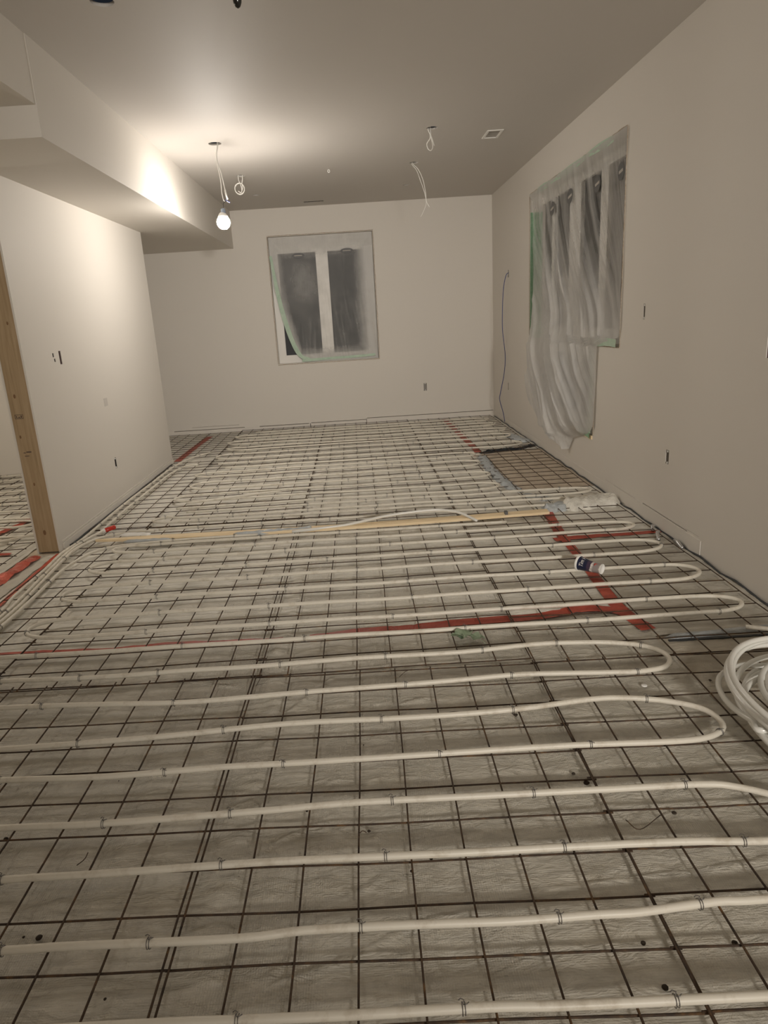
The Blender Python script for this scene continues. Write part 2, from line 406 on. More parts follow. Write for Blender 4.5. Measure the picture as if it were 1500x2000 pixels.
def sticker(parent, M, w_, h_):
    bm = bmesh.new(); n = 28
    vs_ = [bm.verts.new(M @ Vector((w_*math.cos(2*PI*k/n), h_*math.sin(2*PI*k/n), 0))) for k in range(n)]
    bm.faces.new(vs_)
    o = obj('round_sticker', bm, M_label, parent, recalc=False)
    b2 = bmesh.new(); box(b2, -w_*.62, w_*.62, -h_*.16, h_*.16, .0005, .001); b2.transform(M); obj('sticker_band', b2, M_grey, o)
# green membrane on the far jamb of the right opening
tag(obj('jamb_membrane', B(XR+.004, XR+.135, ry1-.004, ry1-.001, rz0+.0, rz1-.18), M_green), 'dark green tape strip down the far side of the right-hand window opening', 'tape')

# ------------------------------------------------------------------ hanging film sheets
def grid_film(name, fn, nu, nv, m, hz):
    bm = bmesh.new(); lay = bm.verts.layers.float.new('haze'); V = []
    for j in range(nv+1):
        row = []
        for i in range(nu+1):
            p = fn(i/nu, j/nv); v = bm.verts.new(p); v[lay] = hz(i/nu, j/nv, p); row.append(v)
        V.append(row)
    for j in range(nv):
        for i in range(nu): bm.faces.new((V[j][i], V[j][i+1], V[j+1][i+1], V[j+1][i]))
    return obj(name, bm, m, smooth=True, recalc=False)
def interp(T, x):
    if x >= T[0][0]: return T[0][1]
    for (a, va), (b, vb) in zip(T, T[1:]):
        if b <= x <= a: return va+(vb-va)*(a-x)/(a-b)
    return T[-1][1]
LFT = [(2.68, 7.84), (2.60, 7.72), (2.40, 7.66), (2.27, 7.66), (1.72, 7.64), (1.30, 7.60), (1.16, 7.62), (.97, 7.62), (.80, 7.68), (.71, 7.68), (.56, 7.55), (.455, 7.38), (.35, 7.14), (.316, 7.06), (.29, 6.66), (.22, 6.35), (.20, 6.30)]
RGT = [(2.68, 5.14), (1.32, 5.14), (1.25, 5.16), (1.21, 5.40), (1.175, 5.61), (.85, 5.63), (.52, 5.64), (.44, 5.74), (.33, 6.18), (.22, 6.27), (.20, 6.28)]
def sstep(a, b, x):
    t_ = max(0, min(1, (x-a)/(b-a))); return t_*t_*(3-2*t_)
def fold_s(y, z):
    return (y-6.5)+.74*max(0, 2.35-z)**1.1+.045*fbm(y, z, 3, .9, 2)
def film_r(u, v):
    z = 2.68-2.48*v**.96
    yl, yr = interp(LFT, z), interp(RGT, z); y = yl+(yr-yl)*u
    d = v**.7
    # drape: taped to the wall at the top, bellies out below
    s = fold_s(y, z)*3.2
    f1 = 1-abs(math.sin(s*1.1)); f2 = 1-abs(math.sin(s*2.7+1.3+.6*fbm(y, z, 0, 1.3, 2))); f3 = 1-abs(math.sin(s*6.1+.5+fbm(y, z, 7, 1, 2)))
    fold = (.060*f1**2+.045*f2**2.5+.016*f3**2)*min(1, .10+1.5*d)
    el = min(1, u*7); er = min(1, (1-u)*9)
    low = sstep(1.55, 1.0, z)
    x = XR-.016-.070*low*min(1, (1-u)*2.2)-fold*min(1, (1-u)*3)*(.4+.6*el)+.050*(1-low)*min(1, (2.68-z)/.3)*el*er-.012*fbm(y, z, 1, 3, 3)*d
    if z < 1.25 or y > 7.8: x = min(x, XR-.012)
    z += .02*fbm(y, z, 9, 2.5, 2)*d
    return Vector((x, y, z))
def haze_r(u, v, p):
    top = max(0, 1-v/.065)
    h = .38+.34*top
    s = fold_s(p.y, p.z); st = noise.noise(Vector((s*9, p.z*.35, 2)))+.6*noise.noise(Vector((s*24, p.z*.3, 7)))+.35*noise.noise(Vector((s*60, p.z*.4, 4)))  # streaks along the folds: fold highlights painted into the haze
    low = sstep(2.15, 1.35, p.z+.25*(u-.5)); h = h+(.80-h)*low if h < .80 else h
    return max(.08, min(.97, h+.26*st*(1-.55*low)*(1-top)))
fr_ = grid_film('plastic_film', film_r, 240, 240, film_mat('masking_film_hanging', 'right'), haze_r)
tag(fr_, 'long rumpled clear plastic sheet hanging over the right-hand window opening', 'plastic sheet')
def film_b(u, v):
    x = bx0+.01+(bx1-bx0-.02)*u; z = bz1-.01-(bz1-bz0-.03)*v
    edge = min(1, min(u, 1-u, v*1.2, (1-v))*6)
    # lower left corner has come away
    lift = 0
    if u < .3: x += .62*max(0, v-.35)**1.3*(1-u/.3)
    w1 = math.sin(x*46+2.5*fbm(x, z, 2, 2, 2)+z*2)*.005*max(0, v-.25)
    y = 9.985+.035*edge+w1+.010*fbm(x, z, 5, 4, 3)*edge
    return Vector((x, y-lift, z))
def haze_b(u, v, p):
    e = min(u*1.15, (1-u)*.95, (v)*.85, (1-v)*1.3)
    h = max(0, 1-max(0, e-.03)/.12)
    if u > .7 and v > .1: h = max(h, max(0, (u-.80)/.10))
    refl_blob = math.exp(-((u-.30)**2/.018+(v-.36)**2/.035))  # soft reflection in the left pane, painted as extra haze
    cr = 0
    if u > .5 and v > .3: cr = .22*max(0, noise.noise(Vector((p.x*34+p.z*3, p.z*2.2, 1))))*min(1, (v-.3)*3)
    if u < .5 and v > .62: cr = .20*max(0, noise.noise(Vector((p.x*30, p.z*3, 5))))
    return min(1, .17+h*.66+.30*refl_blob+cr)
fb_ = grid_film('plastic_film', film_b, 110, 130, film_mat('masking_film_window', 'back'), haze_b)
tag(fb_, 'clear plastic film frosted with overspray, taped over the far wall window', 'plastic sheet')
def on_film(o, ia, ic, a, c):
    """nearest film vertex to a spot on the sheet"""
    return min(o.data.vertices, key=lambda v: (v.co[ia]-a)**2+(v.co[2]-c)**2).co.copy()
for (y, z, ww) in ((7.04, 2.425, .085), (6.44, 2.44, .085), (5.79, 2.425, .075), (5.235, 2.41, .06)):
    p = on_film(fr_, 1, 2, y, z)
    sticker(fr_, Matrix.Translation((p.x-.012, y, z)) @ Matrix.Rotation(-PI/2, 4, 'Y') @ Matrix.Rotation(PI/2, 4, 'Z') @ Matrix.Rotation(.15, 4, 'Z'), ww, .062)
for (x, z) in ((-.726, 2.409), (-.044, 2.436)):
    p = on_film(fb_, 0, 2, x, z)
    sticker(fb_, Matrix.Translation((x, p.y-.012, z)) @ Matrix.Rotation(PI/2, 4, 'X'), .088, .034)
def tape_strip(name, pts, width, nrm, m, label, cat='tape', wob=.004, per=6, lift=.0):
    P = smoothpts(pts, per); bm = bmesh.new(); nrm = Vector(nrm); prev = None
    for i, p in enumerate(P):
        d = (P[min(i+1, len(P)-1)]-P[max(i-1, 0)]).normalized(); s = d.cross(nrm).normalized()
        wl = width(i/(len(P)-1)) if callable(width) else width
        off = nrm*(wob*(fbm(p.x, p.y, p.z, 9, 3)))
        row = [bm.verts.new(p+s*(k/4-.5)*wl*(1+.10*noise.noise(p*30+Vector((k*.2, 0, 0))))+off+nrm*(lift*math.sin(k/4*PI)+wob*.4*noise.noise(p*40+Vector((k, 0, 0))))) for k in range(5)]
        if prev:
            for k in range(4): bm.faces.new((prev[k], prev[k+1], row[k+1], row[k]))
        prev = row
    return tag(obj(name, bm, m, smooth=True), label, cat)
tape_strip('green_tape', [(bx0+.02, 9.975, 2.42), (bx0+.07, 9.972, 1.95), (bx0+.14, 9.972, 1.55), (bx0+.24, 9.97, 1.20), (bx0+.33, 9.965, 1.04), (bx0+.46, 9.965, .985)], lambda t: .035+.03*math.sin(t*PI), (0, -1, 0), M_greenpale, 'pale green tape curling down the left edge of the far window film')
tape_strip('green_tape', [(bx0+.34, 9.965, .975), (-.4, 9.965, .985), (0, 9.965, .99), (bx1-.05, 9.965, 1.0)], .035, (0, -1, 0), M_greenpale, 'pale green tape along the bottom edge of the far window film')
tape_strip('green_tape', [(1.972, 5.715, 1.14), (1.972, 5.72, .85), (1.970, 5.725, .60), (1.966, 5.74, .44)], lambda t: .05+.03*t, (-1, 0, 0), M_greenpale, 'pale green tape beside the low door part of the right-hand opening')
tape_strip('green_tape', [(1.965, 6.02, .43), (1.965, 5.9, .425), (1.965, 5.72, .415)], .045, (-1, 0, 0), M_green, 'short dark green tape scrap at the foot of the right-hand opening')
tape_strip('green_tape', [(1.972, 7.55, 2.67), (1.972, 7.2, 2.665), (1.972, 6.5, 2.66), (1.972, 5.9, 2.67), (1.972, 5.4, 2.66)], lambda t: .03+.03*abs(math.sin(t*9)), (-1, 0, 0), M_greenpale, 'crinkled green tape along the head of the right-hand opening')
tape_strip('green_tape', [(1.968, 5.66, 1.20), (1.968, 5.4, 1.215), (1.968, 5.2, 1.21)], .06, (-1, 0, 0), M_greenpale, 'green tape on the short sill ledge of the right-hand opening')
tag(obj('door_threshold', B(XR-.01, XR+.12, 5.70, 6.25, .385, .418), M_pine), 'sliver of bare wood sill below the hanging plastic sheet', 'sill')

# ------------------------------------------------------------------ floor sheets
CREASES = [([(-.404, 1.165), (-.26, 1.234), (-.102, 1.289), (.124, 1.388), (.319, 1.426), (.489, 1.449), (.69, 1.466), (.845, 1.471), (1.043, 1.499)], .007, .010),
           ([(-.9, 1.5), (-.72, 1.44), (-.5, 1.43)], .006, .012), ([(-.42, 1.60), (-.30, 1.70), (-.16, 1.78)], .006, .012),
           ([(-.36, 2.38), (-.28, 2.5), (-.2, 2.62)], .007, .014), ([(-.30, 2.30), (-.05, 2.33), (.2, 2.42)], .006, .012),
           ([(-1.1, 2.86), (-.85, 2.70), (-.6, 2.58)], .007, .016), ([(-.36, 3.0), (-.15, 3.02), (.1, 3.10), (.35, 3.13)], .010, .03),
           ([(.55, 3.16), (.8, 3.17), (1.05, 3.14)], .010, .03), ([(-.3, 1.25), (-.18, 1.42), (-.02, 1.52)], .005, .012), ([(.7, 1.36), (1.0, 1.42), (1.2, 1.50)], .006, .012)]
def crease_h(x, y):
    h = 0
    for pts, hh, ww in CREASES:
        for (ax_, ay), (bx_, by) in zip(pts, pts[1:]):
            if x < min(ax_, bx_)-.06 or x > max(ax_, bx_)+.06 or y < min(ay, by)-.06 or y > max(ay, by)+.06: continue
            dx, dy = bx_-ax_, by-ay; t = max(0, min(1, ((x-ax_)*dx+(y-ay)*dy)/(dx*dx+dy*dy)))
            d = math.hypot(x-ax_-t*dx, y-ay-t*dy)
            if d < ww*2.5: h = max(h, hh*math.exp(-(d/ww)**2*2))
    return h
def sheet_h(x, y):
    n1 = fbm(x*1.0, y*1.8, .3, 5.0, 3); n2 = 1-abs(fbm(x, y*2.2, 4.3, 7, 3))*1.6
    seam = math.exp(-((x+.435+.02*math.sin(y*5)+.015*noise.noise(Vector((y*4, 0, 0))))/.035)**2)
    cellx = math.sin(PI*(x+.088)/.1524)**2; celly = math.sin(PI*(y-1.27+.02*x)/.1524)**2
    h = .003+.0035*max(0, n1)+.003*max(0, n2)**3+.004*(cellx*celly)**.6
    h += seam*(.006+.010*max(0, noise.noise(Vector((x*22, y*16, 1)))))
    h += crease_h(x, y)
    return min(max(h, .001), .0185)
def sheet(name, x0, x1, y0, y1, step, m, label, rag=.012, zoff=0, cat='floor sheet'):
    nx = max(2, int((x1-x0)/step)); ny = max(2, int((y1-y0)/step)); bm = bmesh.new(); V = []
    for j in range(ny+1):
        row = []
        for i in range(nx+1):
            x = x0+(x1-x0)*i/nx; y = y0+(y1-y0)*j/ny
            ex = rag*noise.noise(Vector((y*9, x0*3, 0))) if i in (0, nx) else 0
            ey = rag*noise.noise(Vector((x*9, y0*3, 0))) if j in (0, ny) else 0
            row.append(bm.verts.new((x+ex, y+ey, sheet_h(x, y)+zoff)))
        V.append(row)
    for j in range(ny):
        for i in range(nx): bm.faces.new((V[j][i], V[j][i+1], V[j+1][i+1], V[j+1][i]))
    return tag(obj(name, bm, m, smooth=True), label, cat)
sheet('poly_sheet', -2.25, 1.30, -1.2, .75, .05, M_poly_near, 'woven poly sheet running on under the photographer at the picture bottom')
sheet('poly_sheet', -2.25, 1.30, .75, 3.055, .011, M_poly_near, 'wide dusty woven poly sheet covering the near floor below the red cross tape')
sheet('poly_sheet', -2.24, 1.29, 3.055, 5.6, .02, M_poly, 'wide pale woven poly sheet in mid room behind the red cross tape')
sheet('poly_sheet', -2.24, 1.29, 5.6, 9.93, .035, M_poly, 'wide pale woven poly sheet reaching the far wall')
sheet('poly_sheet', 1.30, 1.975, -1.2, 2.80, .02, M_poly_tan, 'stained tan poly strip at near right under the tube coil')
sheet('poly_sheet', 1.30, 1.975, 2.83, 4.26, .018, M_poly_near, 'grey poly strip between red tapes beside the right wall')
sheet('poly_sheet', 1.30, 1.975, 4.28, 5.56, .02, M_poly, 'pale poly patch beside the right wall under the puffy folded roll')
sheet('poly_sheet', 1.29, 1.975, 7.32, 9.93, .03, M_poly, 'pale poly strip in the far right corner past the black flap')
sheet('poly_sheet', -5.5, -2.47, 1.0, 7.70, .05, M_poly, 'pale poly sheet in the side room seen past the timber post')
sheet('poly_sheet', -2.40, -2.25, 1.0, 4.62, .02, M_poly_near, 'narrow grey poly strip across the doorway threshold at left', zoff=.002)
sheet('poly_sheet', -3.18, -2.25, 7.86, 9.93, .03, M_poly, 'pale poly in the alcove behind the left partition')
# crumpled loose edge between far poly and bare patch
def crumple(name, P, w_, h_, m, label, cat, seed=0, nseg=60, nr=12, lump=.5):
    P = smoothpts(P, 12); bm = bmesh.new(); prev = None
    for i, p in enumerate(P):
        t = i/(len(P)-1); d = (P[min(i+1, len(P)-1)]-P[max(i-1, 0)]).normalized(); s = d.cross(Vector((0, 0, 1))).normalized()
        tp = min(1, min(t, 1-t)*8+.25); row = []
        for k in range(nr+1):
            a = PI*k/nr
            q = Vector((p.x, p.y, 0))*7+Vector((k*.5, seed, 0)); n_ = noise.noise(q*1.7)*lump+noise.noise(q*4)*lump*.5
            row.append(bm.verts.new(p+s*math.cos(a)*w_*(1+n_*.35)*tp+Vector((0, 0, .003+max(0, math.sin(a)*h_*(1+n_)*tp)))))
        if prev:
            for k in range(nr): bm.faces.new((prev[k], prev[k+1], row[k+1], row[k]))
        prev = row
    return tag(obj(name, bm, m, smooth=True), label, cat)
crumple('folded_poly_roll', [(1.50, 4.95, 0), (1.68, 4.99, 0), (1.84, 5.02, 0), (1.97, 5.0, 0)], .10, .07, M_poly, 'puffy folded grey poly bundle against the right wall', 'folded sheet', 1)
crumple('folded_poly_end', [(1.36, 4.92, 0), (1.45, 4.95, 0), (1.54, 4.94, 0)], .065, .05, M_poly_blue, 'blue-grey crumpled film end at the left of the puffy folded bundle', 'folded sheet', 3)
crumple('crumpled_film_edge', [(1.27, 7.15, 0), (1.26, 6.8, 0), (1.24, 6.4, 0), (1.25, 6.0, 0), (1.27, 5.7, 0), (1.33, 5.5, 0)], .055, .028, M_poly_blue, 'crumpled bluish film edge beside the bare floor patch', 'film edge', 5, lump=.9)
crumple('black_flap', [(1.29, 7.24, 0), (1.5, 7.30, 0), (1.62, 7.33, 0), (1.8, 7.38, 0), (1.975, 7.52, 0)], .035, .022, M_blackfilm, 'black crumpled film flap across the far right floor', 'film flap', 8, lump=1.3)
crumple('poly_fold', [(1.335, 2.795, 0), (1.5, 2.80, 0), (1.7, 2.815, 0), (1.96, 2.83, 0)], .022, .020, M_poly_blue, 'rolled pale sheet edge lying above the tube coil at right', 'sheet edge', 11, lump=.25)
tag(obj('black_underlay_edge', B(1.34, 1.97, 2.757, 2.772, .003, .010), M_blackfilm), 'thin black film edge in front of the rolled sheet edge at right', 'film edge')
crumple('crumpled_film_edge', [(1.80, 8.25, 0), (1.86, 7.95, 0), (1.93, 7.7, 0)], .07, .035, M_poly_blue, 'crumpled bluish film against the far right wall base', 'film edge', 13)
crumple('crumpled_film_edge', [(1.30, 5.42, 0), (1.42, 5.30, 0), (1.5, 5.2, 0)], .06, .022, M_poly_blue, 'bluish film scrap among the tubes left of the puffy bundle', 'film edge', 15)
bm = bmesh.new(); P_ = []
for i in range(60): y = 2.2+i*.13; P_.append((1.972+.006*math.sin(i*1.7), y, .012+.006*math.sin(i*2.3)))
sweep(bm, P_, .006, 6); tag(obj('expansion_strip', bm, M_blackfilm, smooth=True), 'dark foam strip along the foot of the right wall', 'strip')
bm = bmesh.new(); P_ = [(-2.222+.003*math.sin(i*1.3), 4.8+i*.1, .010) for i in range(30)]
sweep(bm, P_, .009, 6); tag(obj('expansion_strip', bm, M_blackfilm, smooth=True), 'dark strip along the foot of the left partition', 'strip')
bm = bmesh.new()
for a, b, x0, x1 in ((4.28, 4.36, 1.9, 1.965), (4.10, 4.24, 1.86, 1.94), (3.92, 4.05, 1.93, 1.96)):
    sweep(bm, smoothpts([(x1, b, .02), ((x0+x1)/2, (a+b)/2, .035), (x0+.02, a, .012)], 6), .012, 6)
tag(obj('foil_scrap', bm, M_steel, smooth=True), 'shiny silver scrap at the right wall beside the red tape end', 'scrap')

# ------------------------------------------------------------------ red tapes
def zt(P, dz=.006): return [Vector((x, y, sheet_h(x, y)*.5+dz+.004)) for x, y in P]
Zp = (0, 0, 1)
tape_strip('red_tape', zt([(1.225, 9.85), (1.24, 9.2), (1.25, 8.5), (1.27, 7.8), (1.275, 7.30)]), .075, Zp, M_red, 'red tape running to the far wall, right of centre')
tape_strip('red_tape', zt([(1.375, 4.90), (1.34, 4.6), (1.31, 4.3)]), .075, Zp, M_red, 'red tape piece between the folded bundle and the right branch tape')
tape_strip('red_tape', zt([(1.31, 4.34), (1.30, 4.0), (1.285, 3.7), (1.27, 3.45), (1.255, 3.2), (1.265, 3.05), (1.30, 2.88)]), lambda t: .055+.025*t, Zp, M_red, 'red tape passing beneath the paper cup toward the camera')
tape_strip('red_tape', zt([(1.24, 4.235), (1.5, 4.255), (1.75, 4.262), (1.965, 4.275)]), lambda t: .07-.02*t, Zp, M_red, 'red tape branch reaching the right wall')
tape_strip('red_tape', zt([(-.32, 3.03), (-.1, 3.05), (.2, 3.06), (.5, 3.085), (.85, 3.10), (1.05, 3.135), (1.20, 3.12), (1.26, 3.06)]), lambda t: .022+.05*min(1, t*4), Zp, M_red, 'red cross tape left of the tape junction in front of the cup')
tape_strip('red_tape', zt([(-1.95, 3.06), (-1.6, 3.055), (-1.3, 3.04), (-1.0, 3.055), (-.7, 3.04), (-.45, 3.02)]), .024, Zp, M_red, 'thin red cross tape showing at the left edge of the near sheet')
tape_strip('red_tape', zt([(-2.19, 3.1), (-2.19, 3.6), (-2.21, 4.0), (-2.235, 4.62)]), .032, Zp, M_red, 'red tape along the doorway beside the tube bundle')
tape_strip('red_tape', zt([(-2.20, 7.86), (-2.20, 8.4), (-2.195, 8.9), (-2.18, 9.35), (-2.17, 9.6)]), .085, Zp, M_red, 'red tape running back from the far end of the left partition')
tape_strip('red_foil_tape', [Vector((-2.45, 3.3, .02)), Vector((-2.42, 3.8, .02)), Vector((-2.395, 4.2, .022)), Vector((-2.375, 4.55, .02))], .10, Zp, M_redfoil, 'wide crinkled shiny red tape in the doorway at left', wob=.02, per=16, lift=.012)
tape_strip('red_tape', [Vector((-3.05, 4.85, .02)), Vector((-2.95, 5.3, .02)), Vector((-2.83, 5.8, .02)), Vector((-2.75, 6.3, .02))], .07, Zp, M_red, 'red tape in the side room seen left of the timber post')
tape_strip('red_tape', [Vector((-3.0, 4.66, .02)), Vector((-2.8, 4.67, .02)), Vector((-2.6, 4.66, .02))], .05, Zp, M_red, 'short red tape in the side room beside the shiny red tape')

# ------------------------------------------------------------------ welded wire sheets
S = .1524; WR = .0030
NW = [0]
def wire_mesh(x0, nx, y0, ny, label, skx=0.0127, sky=-.0257, zb=.0225, overhang=.009, r=WR, clipx=None):
    """x0,y0 = first long wire / first cross wire; nx, ny = number of wires"""
    root = thing('wire_mesh_sheet', label, 'wire mesh', (x0, y0, 0), 'welded wire mesh sheets')
    W, L = (nx-1)*S, (ny-1)*S
    def pos(a, b, z): return Vector((a+skx*b, b+sky*a, z))
    for i in range(nx):
        a = i*S; n = max(4, int(L/.15)); bm = bmesh.new(); ph = random.random()*9; k1 = random.uniform(-.003, .003)
        pts = [pos(a+.0016*math.sin(ph+j*1.1)+k1*math.sin(PI*j/n), -overhang+(L+2*overhang)*j/n, zb+2*r*.96+.0012*math.sin(ph+j)) for j in range(n+1)]
        sweep(bm, pts, r, 6); obj('long_wire', bm, M_wire, root, smooth=True)
    for j in range(ny):
        b = j*S; n = max(4, int(W/.15)); bm = bmesh.new(); ph = random.random()*9; k1 = random.uniform(-.003, .003)
        pts = [pos(-overhang+(W+2*overhang)*i/n, b+.0016*math.sin(ph+i*1.3)+k1*math.sin(PI*i/n), zb+.0010*math.sin(ph+i)) for i in range(n+1)]
        sweep(bm, pts, r, 6); obj('cross_wire', bm, M_wire, root, smooth=True)
    return root
ZA, ZB = .0225, .0262
# near row (y .2 .. 2.69)
wire_mesh(-.558, 9, .357, 16, 'rusty wire mesh sheet filling the bottom centre foreground', zb=ZA)
wire_mesh(-1.787, 9, .386, 16, 'rusty wire mesh sheet in the bottom left foreground', zb=ZB, skx=.012)
wire_mesh(.655, 9, .328, 16, 'rusty wire mesh sheet in the bottom right foreground under the tube coil', zb=ZB, skx=.010)
# mid row
wire_mesh(-.543, 9, 2.645, 17, 'wire mesh sheet in mid room between the red cross tape and the pine board', skx=.004, sky=.006, zb=ZB)
wire_mesh(-1.733, 9, 2.655, 17, 'wire mesh sheet left of mid room beside the tube loops', skx=.008, sky=.006, zb=ZA)
wire_mesh(.688, 9, 2.62, 17, 'wire mesh sheet at right under the paper cup', skx=.004, sky=-.010, zb=ZA)
wire_mesh(-2.19, 4, 2.67, 17, 'narrow wire mesh strip under the tube bundle at the doorway', skx=.008, sky=.02, zb=ZB)
# far rows
wire_mesh(-.525, 9, 5.05, 17, 'wire mesh sheet in the far centre beyond the pine board', skx=.002, sky=.004, zb=ZA)
wire_mesh(-1.735, 9, 5.07, 17, 'wire mesh sheet far left beside the partition', skx=.002, sky=.004, zb=ZB)
wire_mesh(.684, 9, 5.04, 17, 'wire mesh sheet over the bare floor patch at far right', skx=.002, sky=.004, zb=ZB)
wire_mesh(-2.19, 4, 5.10, 18, 'narrow wire mesh strip along the left partition', skx=.0, sky=.004, zb=ZA)
wire_mesh(-.525, 9, 7.46, 17, 'wire mesh sheet in front of the far wall window', skx=-.002, sky=.002, zb=ZB)
wire_mesh(-1.74, 9, 7.48, 17, 'wire mesh sheet at the left end of the far wall', skx=-.004, sky=.002, zb=ZA)
wire_mesh(.69, 9, 7.44, 17, 'wire mesh sheet in the far right corner', skx=.0, sky=.002, zb=ZA)
wire_mesh(-2.80, 8, 7.95, 13, 'wire mesh sheet in the alcove behind the left partition', skx=-.004, sky=.002, zb=ZB)
# side room
wire_mesh(-3.75, 9, 2.6, 17, 'wire mesh sheet nearer in the side room at left', skx=.0, sky=.01, zb=ZA)
wire_mesh(-3.76, 9, 5.03, 18, 'wire mesh sheet in the side room beyond the timber post', skx=.0, sky=.004, zb=ZB)
wire_mesh(-5.0, 9, 5.00, 18, 'wire mesh sheet deepest in the side room', skx=.0, sky=.004, zb=ZA)

# ------------------------------------------------------------------ heating tubes
TR = .0105; TZ = .0425
def ties(root, spots, r=TR):
    for (x, y, z, a) in spots:
        bm = bmesh.new(); pts = []
        for k in range(12):
            t = 2*PI*k/12; pts.append((0, math.cos(t)*(r+.0022), math.sin(t)*(r+.0035)-.0015))
        sweep(bm, pts, .0011, 5, closed=True)
        pts2 = [(.006, math.cos(2*PI*k/12+.3)*(r+.0022), math.sin(2*PI*k/12+.3)*(r+.0030)-.001) for k in range(12)]
        sweep(bm, pts2, .0010, 5, closed=True)
        sweep(bm, [(.0, .002, r+.001), (.005, .006, r+.006), (-.002, .011, r+.005), (-.007, .009, r+.002)], .0013, 5)
        sweep(bm, [(.003, 0, r+.001), (.009, -.003, r+.005), (.015, .003, r+.003)], .0013, 5)
        bm.transform(Matrix.Translation((x, y, z)) @ Matrix.Rotation(a, 4, 'Z')); obj('wire_tie', bm, M_tie, root, smooth=True)
def zz(x, y): return TZ+.0016*math.sin(x*3.1+y*5)+.0012*math.sin(x*7.3+y)
def row(y, xa, xb, amp=.006, seed=0):
    n = max(3, int(abs(xb-xa)/.11)); out = []
    for i in range(n+1):
        x = xa+(xb-xa)*i/n; yy = y+amp*noise.noise(Vector((x*1.6, y*7, seed)))+amp*.3*math.sin(x*9+y*3)
        out.append((x, yy, zz(x, yy)))
    return out
def loop(xe, ya, yb, side, rx=.19):
    """half turn whose outermost point is at xe; goes from row ya to row yb"""
    cx_ = xe-side*rx; cy_ = (ya+yb)/2; ry_ = (yb-ya)/2; out = []
    for k in range(1, 12):
        t = -PI/2+PI*k/12
        ct = math.copysign(abs(math.cos(t))**.85, math.cos(t))
        out.append((cx_+side*rx*ct, cy_+ry_*math.sin(t), TZ+.002*math.cos(t)))
    return out
def make_tube(pts, label, r=TR, m=None, tie_step=None, per=3, seg=12, name='heating_tube', group='white radiant floor tubes'):
    P = smoothpts(pts, per); bm = bmesh.new(); sweep(bm, P, r, seg)
    root = tag(obj(name, bm, m or M_pex, smooth=True), label, 'tube', group)
    if tie_step:
        acc = random.uniform(.1, .35); sp = []
        for a, b in zip(P, P[1:]):
            acc -= (b-a).length
            if acc < 0 and b.y > .9:
                acc = tie_step*random.uniform(.75, 1.3); d = b-a; sp.append((b.x, b.y, b.z, math.atan2(d.y, d.x)))
        ties(root, sp[:98], r)
    return root
def pl(P): return [(x, y, zz(x, y)) for x, y in P]
# foreground tubes, traced on the floor plane
make_tube(pl([(-1.95, 2.73), (-1.687, 2.723), (-1.4, 2.71), (-1.107, 2.703), (-.845, 2.715), (-.537, 2.712), (-.078, 2.722), (.382, 2.718), (.712, 2.746), (.9, 2.742), (1.052, 2.724), (1.174, 2.682), (1.235, 2.62), (1.245, 2.55), (1.20, 2.487), (1.10, 2.462), (.978, 2.464), (.75, 2.48), (.561, 2.492), (.239, 2.479), (-.291, 2.468), (-.703, 2.42+.03), (-.95, 2.455), (-1.225, 2.478), (-1.571, 2.495), (-1.95, 2.50)]),
          'white tube looping back at right just in front of the green leaf', tie_step=.42, per=4)
make_tube(pl([(-1.95, 2.20), (-1.423, 2.203), (-.851, 2.211), (-.354, 2.249), (.114, 2.237), (.505, 2.243), (.809, 2.275), (.95, 2.27), (1.087, 2.235), (1.19, 2.175), (1.22, 2.10), (1.20, 2.04), (1.12, 1.998), (.978, 1.99), (.629, 2.007), (.202, 2.009), (-.26, 2.006), (-.544, 2.01), (-.966, 1.997), (-1.33, 2.02), (-1.95, 2.02)]),
          'white tube with its return bend beside the coil of spare tube', tie_step=.40, per=4)
make_tube(pl([(-1.95, 1.79), (-1.209, 1.782), (-.883, 1.768), (-.373, 1.779), (-.084, 1.787), (.368, 1.784), (.721, 1.776), (.992, 1.771), (1.093, 1.749), (1.20, 1.69), (1.30, 1.60), (1.38, 1.48), (1.42, 1.3)]),
          'white tube bending down out of frame below the coil of spare tube', tie_step=.42, per=4)
make_tube(pl([(-1.95, 1.565), (-1.102, 1.571), (-.81, 1.567), (-.376, 1.571), (-.085, 1.562), (.211, 1.555), (.493, 1.554), (.836, 1.545), (1.057, 1.529), (1.5, 1.52)]),
          'third straight white tube up from the bottom of the picture', tie_step=.42, per=4)
make_tube(pl([(-1.95, 1.35), (-.984, 1.339), (-.831, 1.339), (-.393, 1.331), (-.215, 1.34), (.057, 1.333), (.297, 1.326), (.51, 1.329), (.617, 1.328), (.817, 1.343), (.945, 1.341), (1.5, 1.36)]),
          'second straight white tube up from the bottom of the picture', tie_step=.42, per=4)
make_tube(pl([(-1.95, 1.14), (-.653, 1.130), (-.358, 1.126), (-.088, 1.119), (.204, 1.116), (.359, 1.109), (.669, 1.102), (.801, 1.099), (1.5, 1.09)]),
          'lowest white tube crossing the very bottom of the picture', tie_step=.42, per=4)
# middle serpentine
rows_m = [2.955, 3.145, 3.371, 3.600, 3.83, 4.05, 4.27, 4.445, 4.60]
xr = [1.825, 1.83, 1.818, 1.817]; xl = [-1.81, -1.82, -1.827, -1.80]
pts = row(rows_m[0], -1.93, 1.62)
for k in range(1, 9):
    if k % 2 == 1: pts += loop(xr[(k-1)//2], rows_m[k-1], rows_m[k], 1, .20); pts += row(rows_m[k], 1.62, -1.60)
    else: pts += loop(xl[(k-2)//2], rows_m[k-1], rows_m[k], -1, .20); pts += row(rows_m[k], -1.60, 1.62 if k < 8 else 1.0)
make_tube(pts, 'long serpentine white tube between the red cross tape and the pine board', tie_step=.62)
